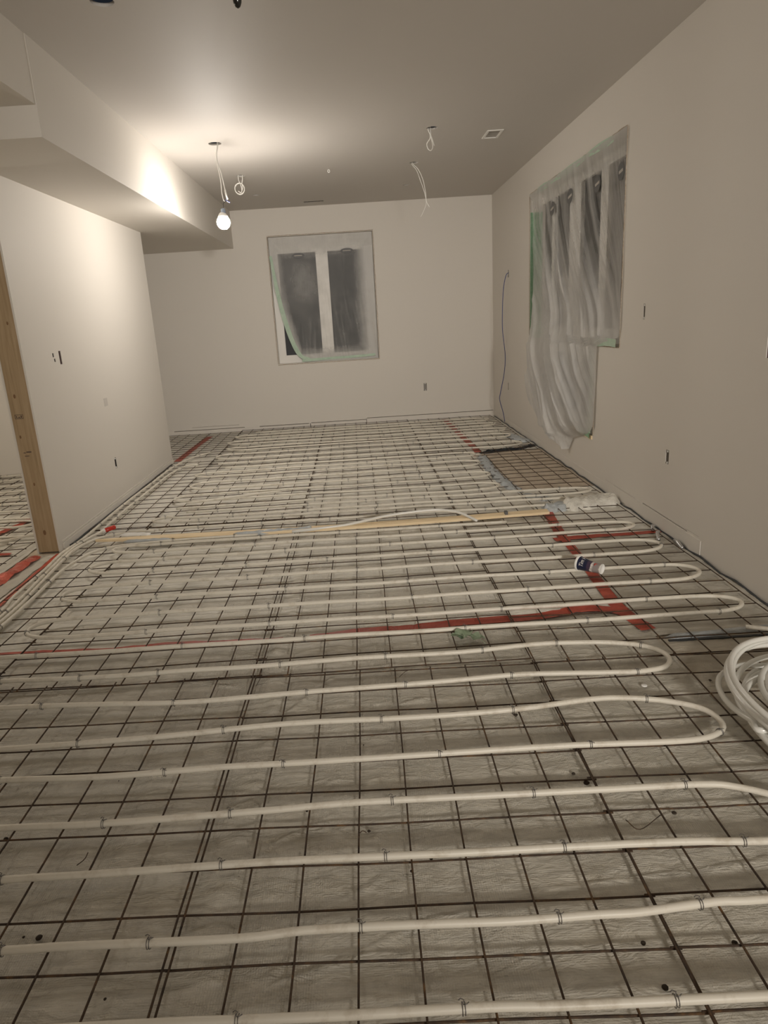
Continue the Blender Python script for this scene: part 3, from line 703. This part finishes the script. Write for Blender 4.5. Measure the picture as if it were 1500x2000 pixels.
# upper serpentines
pts = []
rows_u = [4.96, 5.15, 5.25, 5.42]
pts = row(4.96, -1.6, 1.66, .008)+loop(1.846, 4.96, 5.14, 1, .18)+row(5.14, 1.66, -1.55, .010)+loop(-1.72, 5.14, 5.30, -1, .17)+row(5.25, -1.5, 1.68, .01)+loop(1.85, 5.25, 5.41, 1, .16)+row(5.42, 1.66, -1.5, .01)
make_tube(pts, 'white tube doubling back just beyond the pine board', tie_step=.6, seg=8)
rows_f = [(5.56, 5.78, 1.168), (6.00, 6.22, 1.174), (6.50, 6.76, 1.169), (6.95, 7.16, 1.20)]
def serp(rws, lab, xl_, seed=0):
    pts = []
    for k, (a, b, xe) in enumerate(rws):
        if k == 0: pts += row(a, xl_+.1, xe-.2, .010, seed)
        pts += loop(xe, a, b, 1, .20)
        pts += row(b, xe-.2, xl_+.22, .010, seed)
        if k < len(rws)-1: pts += loop(xl_+.04*math.sin(k*2), b, rws[k+1][0], -1, .20)+row(rws[k+1][0], xl_+.22, rws[k+1][2]-.2, .010, seed)
    return make_tube(pts, lab, tie_step=.8, seg=8, per=2)
serp(rows_f, 'serpentine white tube stopping short of the bare floor patch', -1.72)
serp([(7.40, 7.66, 1.811), (7.95, 8.20, 1.805), (8.38, 8.62, 1.834), (8.85, 9.08, 1.80), (9.30, 9.53, 1.80)], 'serpentine white tube before the far wall', -1.72, 4)
# bundle at the left partition
def bp_(P): return [(x, y, TZ+dz) for x, y, dz in P]
make_tube(bp_([(-2.155, 2.0, 0), (-2.11, 2.9, 0), (-2.092, 3.518, 0), (-2.126, 3.745, 0), (-2.14, 4.199, 0), (-2.163, 4.511, .002), (-2.135, 4.821, .003), (-2.145, 5.206, 0), (-2.155, 5.784, 0), (-2.14, 6.6, 0), (-2.12, 7.4, 0), (-2.02, 7.9, 0), (-1.85, 8.15, 0)]),
          'outermost white tube of the bundle running along the left partition', tie_step=.5)
make_tube(bp_([(-2.12, 2.0, 0), (-2.075, 2.9, 0), (-2.055, 3.511, 0), (-2.10, 4.093, 0), (-2.13, 4.547, .0), (-2.097, 4.816, .004), (-2.045, 4.94, .012), (-2.02, 4.985, .018)]),
          'white tube of the left bundle that ends in the red cap', tie_step=.5)
make_tube(bp_([(-2.085, 2.0, 0), (-2.04, 2.9, 0), (-2.02, 3.505, 0), (-2.045, 3.853, 0), (-2.095, 4.399, .0), (-2.09, 4.631, .002), (-2.03, 4.81, 0), (-1.93, 4.90, 0), (-1.75, 4.93, 0), (-1.63, 4.94, 0)]),
          'white tube of the left bundle turning in just behind the pine board', tie_step=.5)
make_tube(bp_([(-2.05, 2.0, 0), (-2.005, 2.9, 0), (-1.984, 3.502, 0), (-2.011, 4.127, 0), (-1.985, 4.354, 0), (-1.94, 4.50, 0), (-1.83, 4.60, 0), (-1.6, 4.64, 0), (-1.3, 4.665, 0), (-.8, 4.668, 0)]),
          'innermost white tube of the left bundle turning in front of the pine board', tie_step=.5)
make_tube(bp_([(-2.06, 5.0, 0), (-2.08, 5.6, 0), (-2.07, 6.4, 0), (-2.06, 7.0, 0), (-1.98, 7.4, 0), (-1.85, 7.42, 0)]),
          'white tube beside the partition in its far half', tie_step=.5, seg=8)
# loose arched tube over the board
make_tube([(-.55, 4.68, TZ+.002), (-.35, 4.69, TZ+.010), (-.141, 4.72, .060), (.166, 4.78, .092), (.473, 4.80, .106), (.61, 4.79, .096), (.696, 4.76, .080), (.80, 4.66, .043)],
          'loose white tube arching over the pine board', per=6, tie_step=None, m=M_pex_clear)
make_tube([(-1.55, 5.64, TZ+.022), (-1.3, 5.70, TZ+.024), (-1.0, 5.80, TZ+.024), (-.75, 5.86, TZ+.022)], 'short loose white tube lying across rows near the left partition', per=5)
# red capped end
t = thing('red_pipe_cap', 'red plastic cap on a white tube end by the left partition', 'cap', (-2.0, 5.0, .06))
bm = bmesh.new(); Mx = Matrix.Translation((0, 0, 0)) @ Matrix.Rotation(math.atan2(.09, .06)-.25, 4, 'Z') @ Matrix.Rotation(PI/2-.1, 4, 'Y')
lathe(bm, [(.013, -.03), (.0165, -.028), (.0165, .03), (.015, .034), (.017, .036), (.017, .05), (.012, .055)], 18, Mx); obj('cap_body', bm, M_redcap, t, smooth=True)
bm = bmesh.new(); lathe(bm, [(.0145, -.06), (.0150, -.058), (.0150, -.03), (.0145, -.028)], 18, Mx); obj('white_sleeve', bm, M_white, t, smooth=True)
# side-room tubes
for k, y in enumerate([4.75, 5.0, 5.28, 5.55, 5.82, 6.1, 6.38, 6.66, 6.94, 7.2, 7.45]):
    lab = ['nearest', 'second', 'third', 'fourth', 'fifth', 'sixth', 'seventh', 'eighth', 'ninth', 'tenth', 'farthest'][k]
    make_tube([(x, yy+.03*math.sin(x*2.2+k), z) for x, yy, z in row(y, -5.2, -2.52, .03, 9)] if k not in (0, 2) else
              row(y, -5.2, -2.95, .03, 9)+loop(-2.72 if k == 0 else -2.75, y, y+.2, 1, .2)+row(y+.2, -2.95, -5.0, .03, 9),
              lab+' white tube on the side room floor, counted from the doorway', tie_step=.8, seg=8)
make_tube([(-3.6, 4.3, TZ+.02), (-3.1, 4.62, TZ+.022), (-2.8, 4.78, TZ+.024), (-2.52, 5.02, TZ+.022), (-2.49, 5.2, TZ+.02)], 'white tube running slantwise to the timber post in the side room', per=5)
make_tube([(-3.2, 3.9, TZ+.02), (-2.85, 3.95, TZ+.024), (-2.72, 4.08, TZ+.03), (-2.78, 4.2, TZ+.028), (-3.0, 4.25, TZ+.02)], 'white tube loop at the left picture edge beside the shiny red tape', per=5)

# spare coil
def coil():
    pts = []; cx_, cy_ = 1.61, 1.94; turns = 9; n = 26
    for i in range(turns*n):
        t = 2*PI*i/n; k = i/n
        r = .415+.05*math.sin(k*2.4)+.02*math.sin(k*5.1+1)
        if k < 1.2: r = .40
        ox, oy = .035*math.sin(k*1.9), .05*math.cos(k*1.3)
        x = cx_+ox+r*.80*math.cos(t+.1); y = cy_+oy+r*math.sin(t+.1)
        z = .052+.017*k+.02*(1+math.sin(t*1.0+k*2.1))*.7
        if x > XR-.02: x = XR-.02-.004*random.random()
        pts.append((x, y, z))
    return pts
cr = make_tube(coil(), 'loose coil of spare milky white tube on the floor at right', m=M_pex_clear, per=3, name='tube_coil', group='spare tube coil')
make_tube([(1.72, 2.35, .10), (1.537, 2.343, 0.1), (1.455, 2.376, 0.09), (1.36, 2.342, 0.08), (1.309, 2.279, 0.075), (1.272, 2.176, 0.085), (1.247, 2.055, 0.11), (1.249, 1.953, 0.13), (1.261, 1.887, 0.14), (1.62, 1.98, .16), (1.70, 1.80, .12)], 'single stray turn of tube springing out left of the coil', m=M_pex_clear, per=8, group='spare tube coil')
make_tube([(1.70, 2.78, .045), (1.80, 2.73, .05), (1.93, 2.70, .05)], 'cut white tube end above the coil at the right picture edge', per=6)

# ------------------------------------------------------------------ pine board
bm = bmesh.new(); V = []
N = 60
for i in range(N+1):
    t_ = i/N; x = -2.02+3.37*t_; yc = 4.775-.055*math.sin(t_*PI)+.01*t_; hw = .044*min(1, .10+t_*7)
    V.append([bm.verts.new((x, yc+dy*hw, .030+dz)) for dy, dz in ((-1, .004), (-1, .020), (-.92, .0225), (.92, .0225), (1, .020), (1, .004))])
for a, b in zip(V, V[1:]):
    for k in range(6): bm.faces.new((a[k], a[(k+1) % 6], b[(k+1) % 6], b[k]))
bm.faces.new(V[0]); bm.faces.new(V[-1][::-1])
tag(obj('pine_board', bm, M_pine), 'long pale pine board lying across the room on the mesh', 'board')
crumple('film_scrap', [(-1.80, 4.735, .028), (-1.60, 4.70, .028), (-1.42, 4.70, .028)], .03, .018, M_poly_blue, 'grey film scrap under the left end of the pine board', 'film scrap', 21)
crumple('film_scrap', [(-1.02, 4.70, .03), (-.75, 4.705, .03), (-.48, 4.725, .03), (-.40, 4.74, .03)], .022, .026, M_poly_blue, 'grey film scrap lapping the front edge of the pine board near its middle', 'film scrap', 22)
crumple('film_scrap', [(-1.86, 4.84, .05), (-1.70, 4.83, .05), (-1.62, 4.81, .05)], .03, .012, M_white, 'white paper scrap on the left end of the pine board', 'film scrap', 23)
tag(obj('clamp', B(1.02, 1.04, 4.735, 4.775, .052, .075), M_label), 'small dark clip on the pine board right of the loose tube', 'clip')

# ------------------------------------------------------------------ paper cup
a_ = Vector((1.205, 3.60, .083)); b_ = Vector((1.325, 3.465, .078)); ax_ = (b_-a_).normalized(); Lc = .135
zc = ax_; xc = Vector((0, 0, 1)).cross(zc).normalized(); yc_ = zc.cross(xc)
MC = Matrix(((xc.x, yc_.x, zc.x, a_.x), (xc.y, yc_.y, zc.y, a_.y), (xc.z, yc_.z, zc.z, a_.z), (0, 0, 0, 1)))
cup = thing('paper_cup', 'crushed white and navy paper coffee cup lying on the red tape', 'cup', a_)
cup.matrix_world = MC
def cup_mat():
    mt = mat('cup_print', (.8, .78, .75), .35, spec=.5); t = NT(mt)
    tc = t.n('ShaderNodeTexCoord'); sp = t.n('ShaderNodeSeparateXYZ'); t.l(tc.outputs['Object'], sp.inputs[0])
    nz = t.noise(tc.outputs['Object'], 70, 2); nb = t.noise(tc.outputs['Object'], 38, 1)
    zf = t.math('DIVIDE', t.math('ADD', sp.outputs['Z'], t.math('MULTIPLY', t.math('SUBTRACT', nb, .5), .014)), .135)
    base = t.ramp(zf, [(.0, (.012, .016, .045)), (.36, (.012, .016, .045)), (.40, (.055, .035, .065)), (.52, (.05, .035, .06)), (.56, (.64, .60, .56)), (.63, (.62, .58, .55)), (.67, (.27, .235, .225)), (.93, (.25, .22, .21)), (.945, (.7, .67, .63))])
    base.node.color_ramp.interpolation = 'CONSTANT'
    spots = t.ramp(t.noise(tc.outputs['Object'], 120, 3, .7), [(.56, (0, 0, 0)), (.6, (1, 1, 1))])
    band = t.ramp(zf, [(0, (0, 0, 0)), (.50, (1, 1, 1)), (.68, (0, 0, 0))]); band.node.color_ramp.interpolation = 'CONSTANT'
    col = t.mix(t.math('MULTIPLY', spots, band), base, (.07, .04, .05))
    t.l(col, t.b.inputs['Base Color']); return mt
M_cup = cup_mat()
def crad(z): return .041-.0125*z/Lc
bm = bmesh.new(); prof = [(crad(Lc*i/20)-(.0012 if i > 0 else 0), Lc*i/20) for i in range(21)]
lathe(bm, prof, 40, cap0=False, cap1=False)
for v in bm.verts:
    t_ = v.co.z/Lc; d = max(0, math.sin(PI*t_))*.007*max(0, math.cos(math.atan2(v.co.y, v.co.x)-1.9)); r_ = math.hypot(v.co.x, v.co.y)
    v.co.x *= (r_-d)/r_; v.co.y *= (r_-d)/r_
obj('cup_wall', bm, M_cup, cup, smooth=True)
bm = bmesh.new(); lathe(bm, [(.030, .003), (.038, .002), (.0425, -.001), (.0445, -.004), (.0445, -.010), (.042, -.014), (.036, -.0155), (.034, -.010)], 40, cap0=False); obj('lid', bm, M_white, cup, smooth=True)
bm = bmesh.new(); lathe(bm, [(crad(Lc)-.0015, Lc-.004), (crad(Lc)+.0010, Lc-.003), (crad(Lc)+.0012, Lc+.001), (crad(Lc)-.001, Lc+.002), (crad(Lc)-.003, Lc-.005)], 40, cap0=False); obj('cup_base', bm, M_white, cup, smooth=True)
def text_mesh(s, size):
    cu = bpy.data.curves.new('t', 'FONT'); cu.body = s; cu.size = size; cu.shear = .35; cu.align_x = 'LEFT'
    o = bpy.data.objects.new('t', cu); C.objects.link(o)
    dg = bpy.context.evaluated_depsgraph_get(); me = bpy.data.meshes.new_from_object(o.evaluated_get(dg))
    bpy.data.objects.remove(o); return me
tm = text_mesh('Tim Hortons', .034)
bm = bmesh.new(); bm.from_mesh(tm)
bmesh.ops.triangulate(bm, faces=bm.faces); bmesh.ops.subdivide_edges(bm, edges=[e for e in bm.edges if e.calc_length() > .003], cuts=2)
for v in bm.verts:
    u_, w_ = v.co.x*.78, v.co.y; z_ = .037-w_; rr = crad(z_)+.0004
    th = 3.25-u_/rr     # baseline runs round the cup
    v.co = Vector((rr*math.cos(th), rr*math.sin(th), z_))
obj('cup_lettering', bm, M_white, cup)
bm = bmesh.new()
for i in range(6):
    z0 = .098+.003*i; rr = crad(z0)+.0004; th = 2.2-.05*i
    pass
for (z0, z1, t0, t1) in ((.098, .103, 2.0, 2.45), (.103, .112, 2.0, 2.12)):
    q = [bm.verts.new(((crad(z)+.0004)*math.cos(t), (crad(z)+.0004)*math.sin(t), z)) for z, t in ((z0, t0), (z0, t1), (z1, t1), (z1, t0))]; bm.faces.new(q)
obj('red_mark', bm, M_redcap, cup)

# ------------------------------------------------------------------ leaf, disc, clods
def leaf_blade(bm, cx_, cy_, L_, W_, ang, z0):
    rings = []
    for i in range(9):
        t_ = i/8; w_ = W_*math.sin(PI*min(1, t_*.97+.03))**.7*(1+.25*math.sin(t_*17)); row_ = []
        for k in range(5):
            s_ = k/4-.5; x = L_*(t_-.5); y = s_*w_
            row_.append(bm.verts.new((cx_+x*math.cos(ang)-y*math.sin(ang), cy_+x*math.sin(ang)+y*math.cos(ang), z0+.012*abs(s_)+.006*math.sin(t_*8+k))))
        rings.append(row_)
    for a, b in zip(rings, rings[1:]):
        for k in range(4): bm.faces.new((a[k], a[k+1], b[k+1], b[k]))
bm = bmesh.new(); leaf_blade(bm, .415, 2.895, .115, .075, .35, .042); leaf_blade(bm, .475, 2.86, .085, .06, -.5, .040); leaf_blade(bm, .40, 2.87, .06, .04, 2.2, .042)
sweep(bm, [(.46, 2.88, .044), (.49, 2.84, .04), (.51, 2.80, .034)], .0012, 5)
tag(obj('leaf', bm, M_leaf, smooth=True), 'crumpled grey-green leaf on the mesh in front of the red cross tape', 'leaf')
bm = bmesh.new(); leaf_blade(bm, .83, 2.795, .022, .016, .9, .02); tag(obj('leaf', bm, M_pine, smooth=True), 'tiny yellow leaf scrap right of the green leaf', 'leaf')
bm = bmesh.new(); lathe(bm, [(.011, .012), (.012, .013), (.012, .0155), (.0105, .0165)], 20, Matrix.Translation((1.075, 2.398, .0))); tag(obj('disc', bm, M_white, smooth=True), 'small white plastic disc on the sheet below the near return bend', 'disc')
def pix(u, v, z=.012):
    d = F_+R_*(u-CX)/FPX-U_*(v-CY)/FPX; t_ = (z-CAMZ)/d.z; return Vector((d.x*t_, d.y*t_, z))
CL = [(720, 1625, .012, 'dirt clod right of the picture middle, between the third and fourth tubes up'), (843, 1678, .012, 'dirt clod just below the third tube up, right of the middle'), (710, 1456, .006, 'tiny dirt clod above the fourth loop tube near the picture middle'),
      (12, 1640, .016, 'dirt clod at the left picture edge above the third tube up'), (78, 1832, .018, 'largest dark clod beside the second tube up at far left'), (46, 1832, .008, 'small clod left of the largest dark clod'),
      (1300, 1932, .016, 'round dark clod above the lowest tube at right'), (205, 1953, .008, 'small clod above the lowest tube at left'), (368, 1700, .008, 'small clod touching the third tube up, left of the middle'),
      (1145, 1530, .020, 'broad dirt clod on a cross wire above the fourth tube up at right'), (1120, 1512, .014, 'dirt clod just beyond the broad clod at right'), (1316, 1590, .016, 'dark streaky clod under the fourth tube up at far right'),
      (1007, 1398, .018, 'dirt clod tucked under the near return bend tube'), (1387, 1330, .014, 'dirt clod on the wire left of the stray coil turn'), (804, 1703, .010, 'dirt clod by a rust stain below the third tube up'),
      (600, 1585, .009, 'small clod beside a long wire under the fourth tube up'), (1255, 1843, .014, 'dirt clod on a cross wire below the second tube up at right'), (1435, 1843, .016, 'dirt clod on a wire crossing at the lower right edge'),
      (493, 1554, .007, 'tiny clod by a doubled wire left of the middle'), (232, 1526, .005, 'speck of dirt between tubes at left')]
for k, (u, v, r_, lb) in enumerate(CL):
    p = pix(u, v); bm = bmesh.new(); bmesh.ops.create_icosphere(bm, subdivisions=2, radius=r_*.45)
    for q in bm.verts: q.co *= 1+.5*noise.noise(q.co*90+Vector((k, 0, 0))); q.co.z *= .55
    o = obj('dirt_clod', bm, M_dirt, smooth=True); o.location = (p.x, p.y, .013+r_*.15)
    tag(o, lb, 'dirt', 'dirt clods on the floor sheet')
# short dead twigs / wire offcuts
for k, P in enumerate([[(805, 1307), (780, 1322)], [(1222, 1601), (1250, 1620), (1290, 1592)], [(150, 1690), (165, 1678), (172, 1665)], [(500, 1340), (508, 1325), (512, 1308)], [(700, 1630), (716, 1626)], [(860, 1398), (900, 1390)]]):
    pts = [pix(u, v, .03) for u, v in P]
    if len(pts) == 2: pts.insert(1, (pts[0]+pts[1])/2+Vector((0, .006, .004)))
    bm = bmesh.new(); sweep(bm, smoothpts(pts, 5), .0014, 5)
    tag(obj('wire_offcut', bm, M_wire, smooth=True), ['jagged wire offcut below the red cross tape near the middle', 'curved wire offcut under the fourth tube up at right', 'thin curved wire offcut above the third tube up at left', 'short upright offcut near the doubled cross wires left of middle', 'tiny offcut with the clod near the picture middle', 'thin offcut above the near return bend tube'][k], 'wire offcut', 'wire offcuts on the floor')

# ------------------------------------------------------------------ bulb and ceiling cables
t = thing('hanging_bulb', 'lit bare light bulb hanging on white cable below the ceiling hole', 'light bulb', (-1.10, 6.43, 0))
o_ = (-1.10, 6.43)
def T(name, P, r, m, par, per=8): return tube(name, [(x-0, y, z) for x, y, z in P], r, m, par, 8, per)
def L_(P): return [(x+1.10, y-6.43, z) for x, y, z in P]
T('cable', L_([(-1.075, 6.44, 3.12), (-1.075, 6.43, 3.02), (-1.093, 6.43, 2.95), (-1.095, 6.43, 2.88), (-1.075, 6.43, 2.80), (-1.060, 6.43, 2.70), (-1.050, 6.43, 2.62), (-1.045, 6.43, 2.565)]), .0042, M_cable, t)
T('cable', L_([(-1.078, 6.425, 3.12), (-1.080, 6.425, 3.02), (-1.097, 6.425, 2.94), (-1.096, 6.425, 2.86), (-1.085, 6.425, 2.74), (-1.085, 6.425, 2.64), (-1.078, 6.425, 2.585), (-1.068, 6.425, 2.57)]), .0035, M_cable, t)
T('lead_wire', L_([(-1.050, 6.43, 2.575), (-1.075, 6.43, 2.565), (-1.085, 6.43, 2.545), (-1.085, 6.43, 2.50)]), .003, M_black, t)
bm = bmesh.new(); sweep(bm, L_([(-1.056, 6.43, 2.665), (-1.050, 6.43, 2.62), (-1.043, 6.43, 2.585)]), .008, 8); obj('taped_splice', bm, M_white, t, smooth=True)
bm = bmesh.new(); sweep(bm, L_([(-1.060, 6.43, 2.585), (-1.043, 6.43, 2.570), (-1.024, 6.43, 2.560)]), .005, 8); obj('wire_connector', bm, mat('blue_connector', (.12, .14, .35), .4), t, smooth=True)
bm = bmesh.new(); lathe(bm, [(.010, 2.515), (.018, 2.51), (.021, 2.49), (.021, 2.465), (.019, 2.455)], 24, Matrix.Translation((.008, 0, 0))); obj('socket', bm, mat('socket_grey', (.30, .36, .45), .4), t, smooth=True)
bm = bmesh.new(); BR = .058; zc_ = 2.40  # globe made oversized, the bulb's glare is put into its shape
pr_ = [(.0005, zc_-BR)]+[(BR*math.sin(a), zc_-BR*math.cos(a)) for a in [PI*k/20 for k in range(1, 18)]]+[(.018, zc_+BR+.004), (.016, zc_+BR+.010)][:0]+[]
pr_ = [(.0005, zc_-BR)]+[(BR*math.sin(a), zc_-BR*math.cos(a)) for a in [PI*k/24 for k in range(1, 19)]]+[(BR*.60, zc_+BR*.80)]
lathe(bm, pr_, 36, Matrix.Translation((.0, 0, 0))); obj('globe', bm, M_bulb, t, smooth=True)
bm = bmesh.new(); lathe(bm, [(.042, zc_+BR*.70), (.045, zc_+BR*.76), (.040, zc_+BR*1.0), (.030, zc_+BR*1.25), (.022, zc_+BR*1.4)], 36); obj('shading_collar', bm, M_white, t, smooth=True)  # collar added to hold the bulb's light off the ceiling above

t = thing('ceiling_cable', 'coiled white cable hanging from the ceiling hole behind the bulb', 'cable', (-1.10, 7.78, 0))
P = []
for k in range(46):
    a = 2*PI*k/16; r_ = .050+.012*math.sin(k*.4); P.append((-.01+r_*math.cos(a+PI/2), .01*math.sin(k*.3), 2.905+r_*1.05*math.sin(a+PI/2)))
T('cable_loop', P, .0042, M_cable, t, 2)
T('cable_tail', [(-.012, 0, 3.10), (-.025, 0, 3.0), (-.01, 0, 2.955), (.0, 0, 2.90), (-.012, 0, 2.87), (-.04, 0, 2.885)], .0038, M_cable, t)
T('cable_tail', [(.022, 0, 3.10), (.018, 0, 3.0), (.008, 0, 2.96), (.01, 0, 2.92), (-.002, 0, 2.88)], .0038, M_cable, t)
t = thing('ceiling_cable', 'small looped white cable at the ceiling hole right of centre', 'cable', (.75, 6.39, 0))
T('cable_loop', [(-.02, 0, 3.10), (-.015, 0, 3.03), (.0, 0, 2.985), (-.004, 0, 2.955), (-.03, 0, 2.92), (-.022, 0, 2.88), (.002, 0, 2.865), (.018, 0, 2.89), (.012, 0, 2.94), (.0, 0, 2.98)], .0038, M_cable, t)
T('cable_tail', [(.0, 0, 3.08), (.005, 0, 2.99), (.02, 0, 2.94), (.032, 0, 2.90)], .0045, M_cable, t)
t = thing('ceiling_cable', 'two long white cable ends hanging from the ceiling hole near the far wall', 'cable', (.72, 7.68, 0))
T('cable_end', [(-.01, 0, 3.12), (-.01, 0, 3.03), (.045, 0, 2.97), (.09, 0, 2.87), (.115, 0, 2.74), (.12, 0, 2.66), (.150, 0, 2.60)], .0036, M_cable, t)
T('cable_end', [(-.02, .01, 3.12), (-.02, .01, 3.03), (.03, .01, 2.96), (.07, .01, 2.85), (.105, .01, 2.74), (.118, .01, 2.64), (.085, .01, 2.56), (.055, .01, 2.51)], .0030, M_cable, t)
# black pendant socket near the camera, only its tip in frame
t = thing('pendant_socket', 'glossy black hanging lamp socket cut off by the top picture edge', 'lamp socket', (-.405, 3.3, 0))
bm = bmesh.new(); lathe(bm, [(.002, 2.795), (.010, 2.80), (.017, 2.815), (.021, 2.84), (.022, 2.87), (.016, 2.90), (.008, 2.915)], 24); obj('socket_shell', bm, M_black, t, smooth=True)
tube('cord', [(0, 0, 2.91), (.004, 0, 2.97), (0, 0, ZC+.0)], .004, M_black, t, 8, 5)
# grilles
t = thing('ceiling_vent', 'square white vent in the ceiling near the right wall', 'vent', (1.345, 6.68, ZC))
bm = bmesh.new()
for a in ((-.072, .072, -.14, -.118), (-.072, .072, .118, .14), (-.072, -.053, -.118, .118), (.053, .072, -.118, .118)): box(bm, *a, -.006, 0)
obj('vent_frame', bm, M_white, t)
bm = bmesh.new()
for k in range(9): y = -.11+.0275*k; box(bm, -.053, .053, y, y+.016, .002, .006)
obj('vent_louvres', bm, M_grey, t)
t = thing('slot_vent', 'narrow dark slotted vent in the ceiling just before the far wall', 'vent', (-.435, 9.615, ZC))
bm = bmesh.new()
for k in range(14): x = -.125+.0185*k; box(bm, x, x+.006, -.03, .03, -.002, .004)
obj('vent_bars', bm, M_dark, t)
t = thing('sprinkler_hook', 'tiny white hook fitting on the ceiling left of centre', 'hook', (-.167, 7.73, ZC))
tube('hook_ring', [(.010*math.cos(2*PI*k/12), 0, -.016+.014*math.sin(2*PI*k/12)) for k in range(12)], .004, M_white, t, 8, 2, True)

# ------------------------------------------------------------------ rough-in boxes and wall marks
def outlet(ax, a0, a1, b0, b1, face, sgn, label, m=M_dark, screws=True):
    """open-fronted metal box set into the wall; sgn = direction into the wall"""
    c = ((a0+a1)/2, (b0+b1)/2); d0, d1 = face+sgn*.004, face+sgn*.05
    t = thing('outlet_box', label, 'outlet box', {'x': (face, c[0], c[1]), 'y': (c[0], face, c[1])}[ax])
    def bb(bm, a, b, e, f, p, q):
        lo, hi = min(p, q), max(p, q)
        if ax == 'x': box(bm, lo-face, hi-face, a-c[0], b-c[0], e-c[1], f-c[1])
        else: box(bm, a-c[0], b-c[0], lo-face, hi-face, e-c[1], f-c[1])
    bm = bmesh.new(); w_ = .002; g = .001
    bb(bm, a0+g, a1-g, b0+g, b1-g, d1, d1+sgn*.002)
    bb(bm, a0+g, a0+g+w_, b0+g, b1-g, d0, d1); bb(bm, a1-g-w_, a1-g, b0+g, b1-g, d0, d1)
    bb(bm, a0+g, a1-g, b0+g, b0+g+w_, d0, d1); bb(bm, a0+g, a1-g, b1-g-w_, b1-g, d0, d1)
    obj('box_shell', bm, m, t)
    if screws:
        bm = bmesh.new(); am = c[0]
        bb(bm, am-.006, am+.006, b1-.016, b1-.004, face-sgn*.0005, face+sgn*.012); bb(bm, am-.006, am+.006, b0+.004, b0+.016, face-sgn*.0005, face+sgn*.012)
        obj('screw_tab', bm, M_white, t)
    return t
outlet('x', 5.235, 5.275, 1.312, 1.412, XL-.0, -1, 'brownish tall outlet opening in the left partition at switch height', M_brownbox, False)
outlet('x', 6.0, 6.045, .335, .435, XL, -1, 'low outlet opening in the left partition')
outlet('x', 5.125, 5.15, 1.37, 1.40, XL, -1, 'upper small round-ish hole left of the brownish outlet opening', M_dark, False)
outlet('x', 5.14, 5.165, 1.335, 1.36, XL, -1, 'lower small hole left of the brownish outlet opening', M_dark, False)
outlet('y', .955, 1.0, .435, .545, YB, 1, 'outlet opening low in the far wall right of its window', M_grey)
outlet('x', 4.735, 4.765, 1.385, 1.49, XR, 1, 'narrow switch opening in the right wall beside the window opening', M_grey)
outlet('x', 4.255, 4.30, .47, .565, XR, 1, 'low outlet opening in the right wall nearer the camera', M_grey)
outlet('x', 3.18, 3.30, 1.205, 1.41, XR, 1, 'dark switch opening cut off by the right picture edge', M_brownbox, False)
outlet('x', 8.93, 8.98, 1.90, 1.99, XR, 1, 'high small opening in the right wall where the blue cable leaves', M_grey, False)
outlet('x', 8.96, 9.0, .48, .575, XR, 1, 'low outlet opening in the right wall near the far corner', M_grey, False)
tube('wall_cable', [(XR+.01, 8.95, 1.96), (1.955, 8.955, 1.92), (1.93, 9.0, 1.74), (1.92, 9.02, 1.41), (1.925, 9.02, 1.21), (1.95, 9.0, .93), (1.935, 9.0, .70), (1.89, 9.02, .45), (1.88, 9.03, .35), (1.93, 9.05, .17), (1.955, 9.07, .045)], .0045, M_blue, None, 8, 8)
bpy.data.objects['wall_cable'].name = 'blue_cable'
tag(bpy.data.objects['blue_cable'], 'thin blue cable hanging down the right wall near the far corner', 'cable')
# patched plates on the walls
bm = bmesh.new(); box(bm, -2.45, -2.38, YB-.0025, YB, .46, .50); tag(obj('wall_patch', bm, M_wall), 'faint blank patch low on the far wall at left', 'patch')
bm = bmesh.new(); box(bm, XL, XL+.0015, 5.98, 6.06, .90, .97); tag(obj('wall_patch', bm, M_ceil), 'faint beige patch on the left partition above its low outlet opening', 'patch')
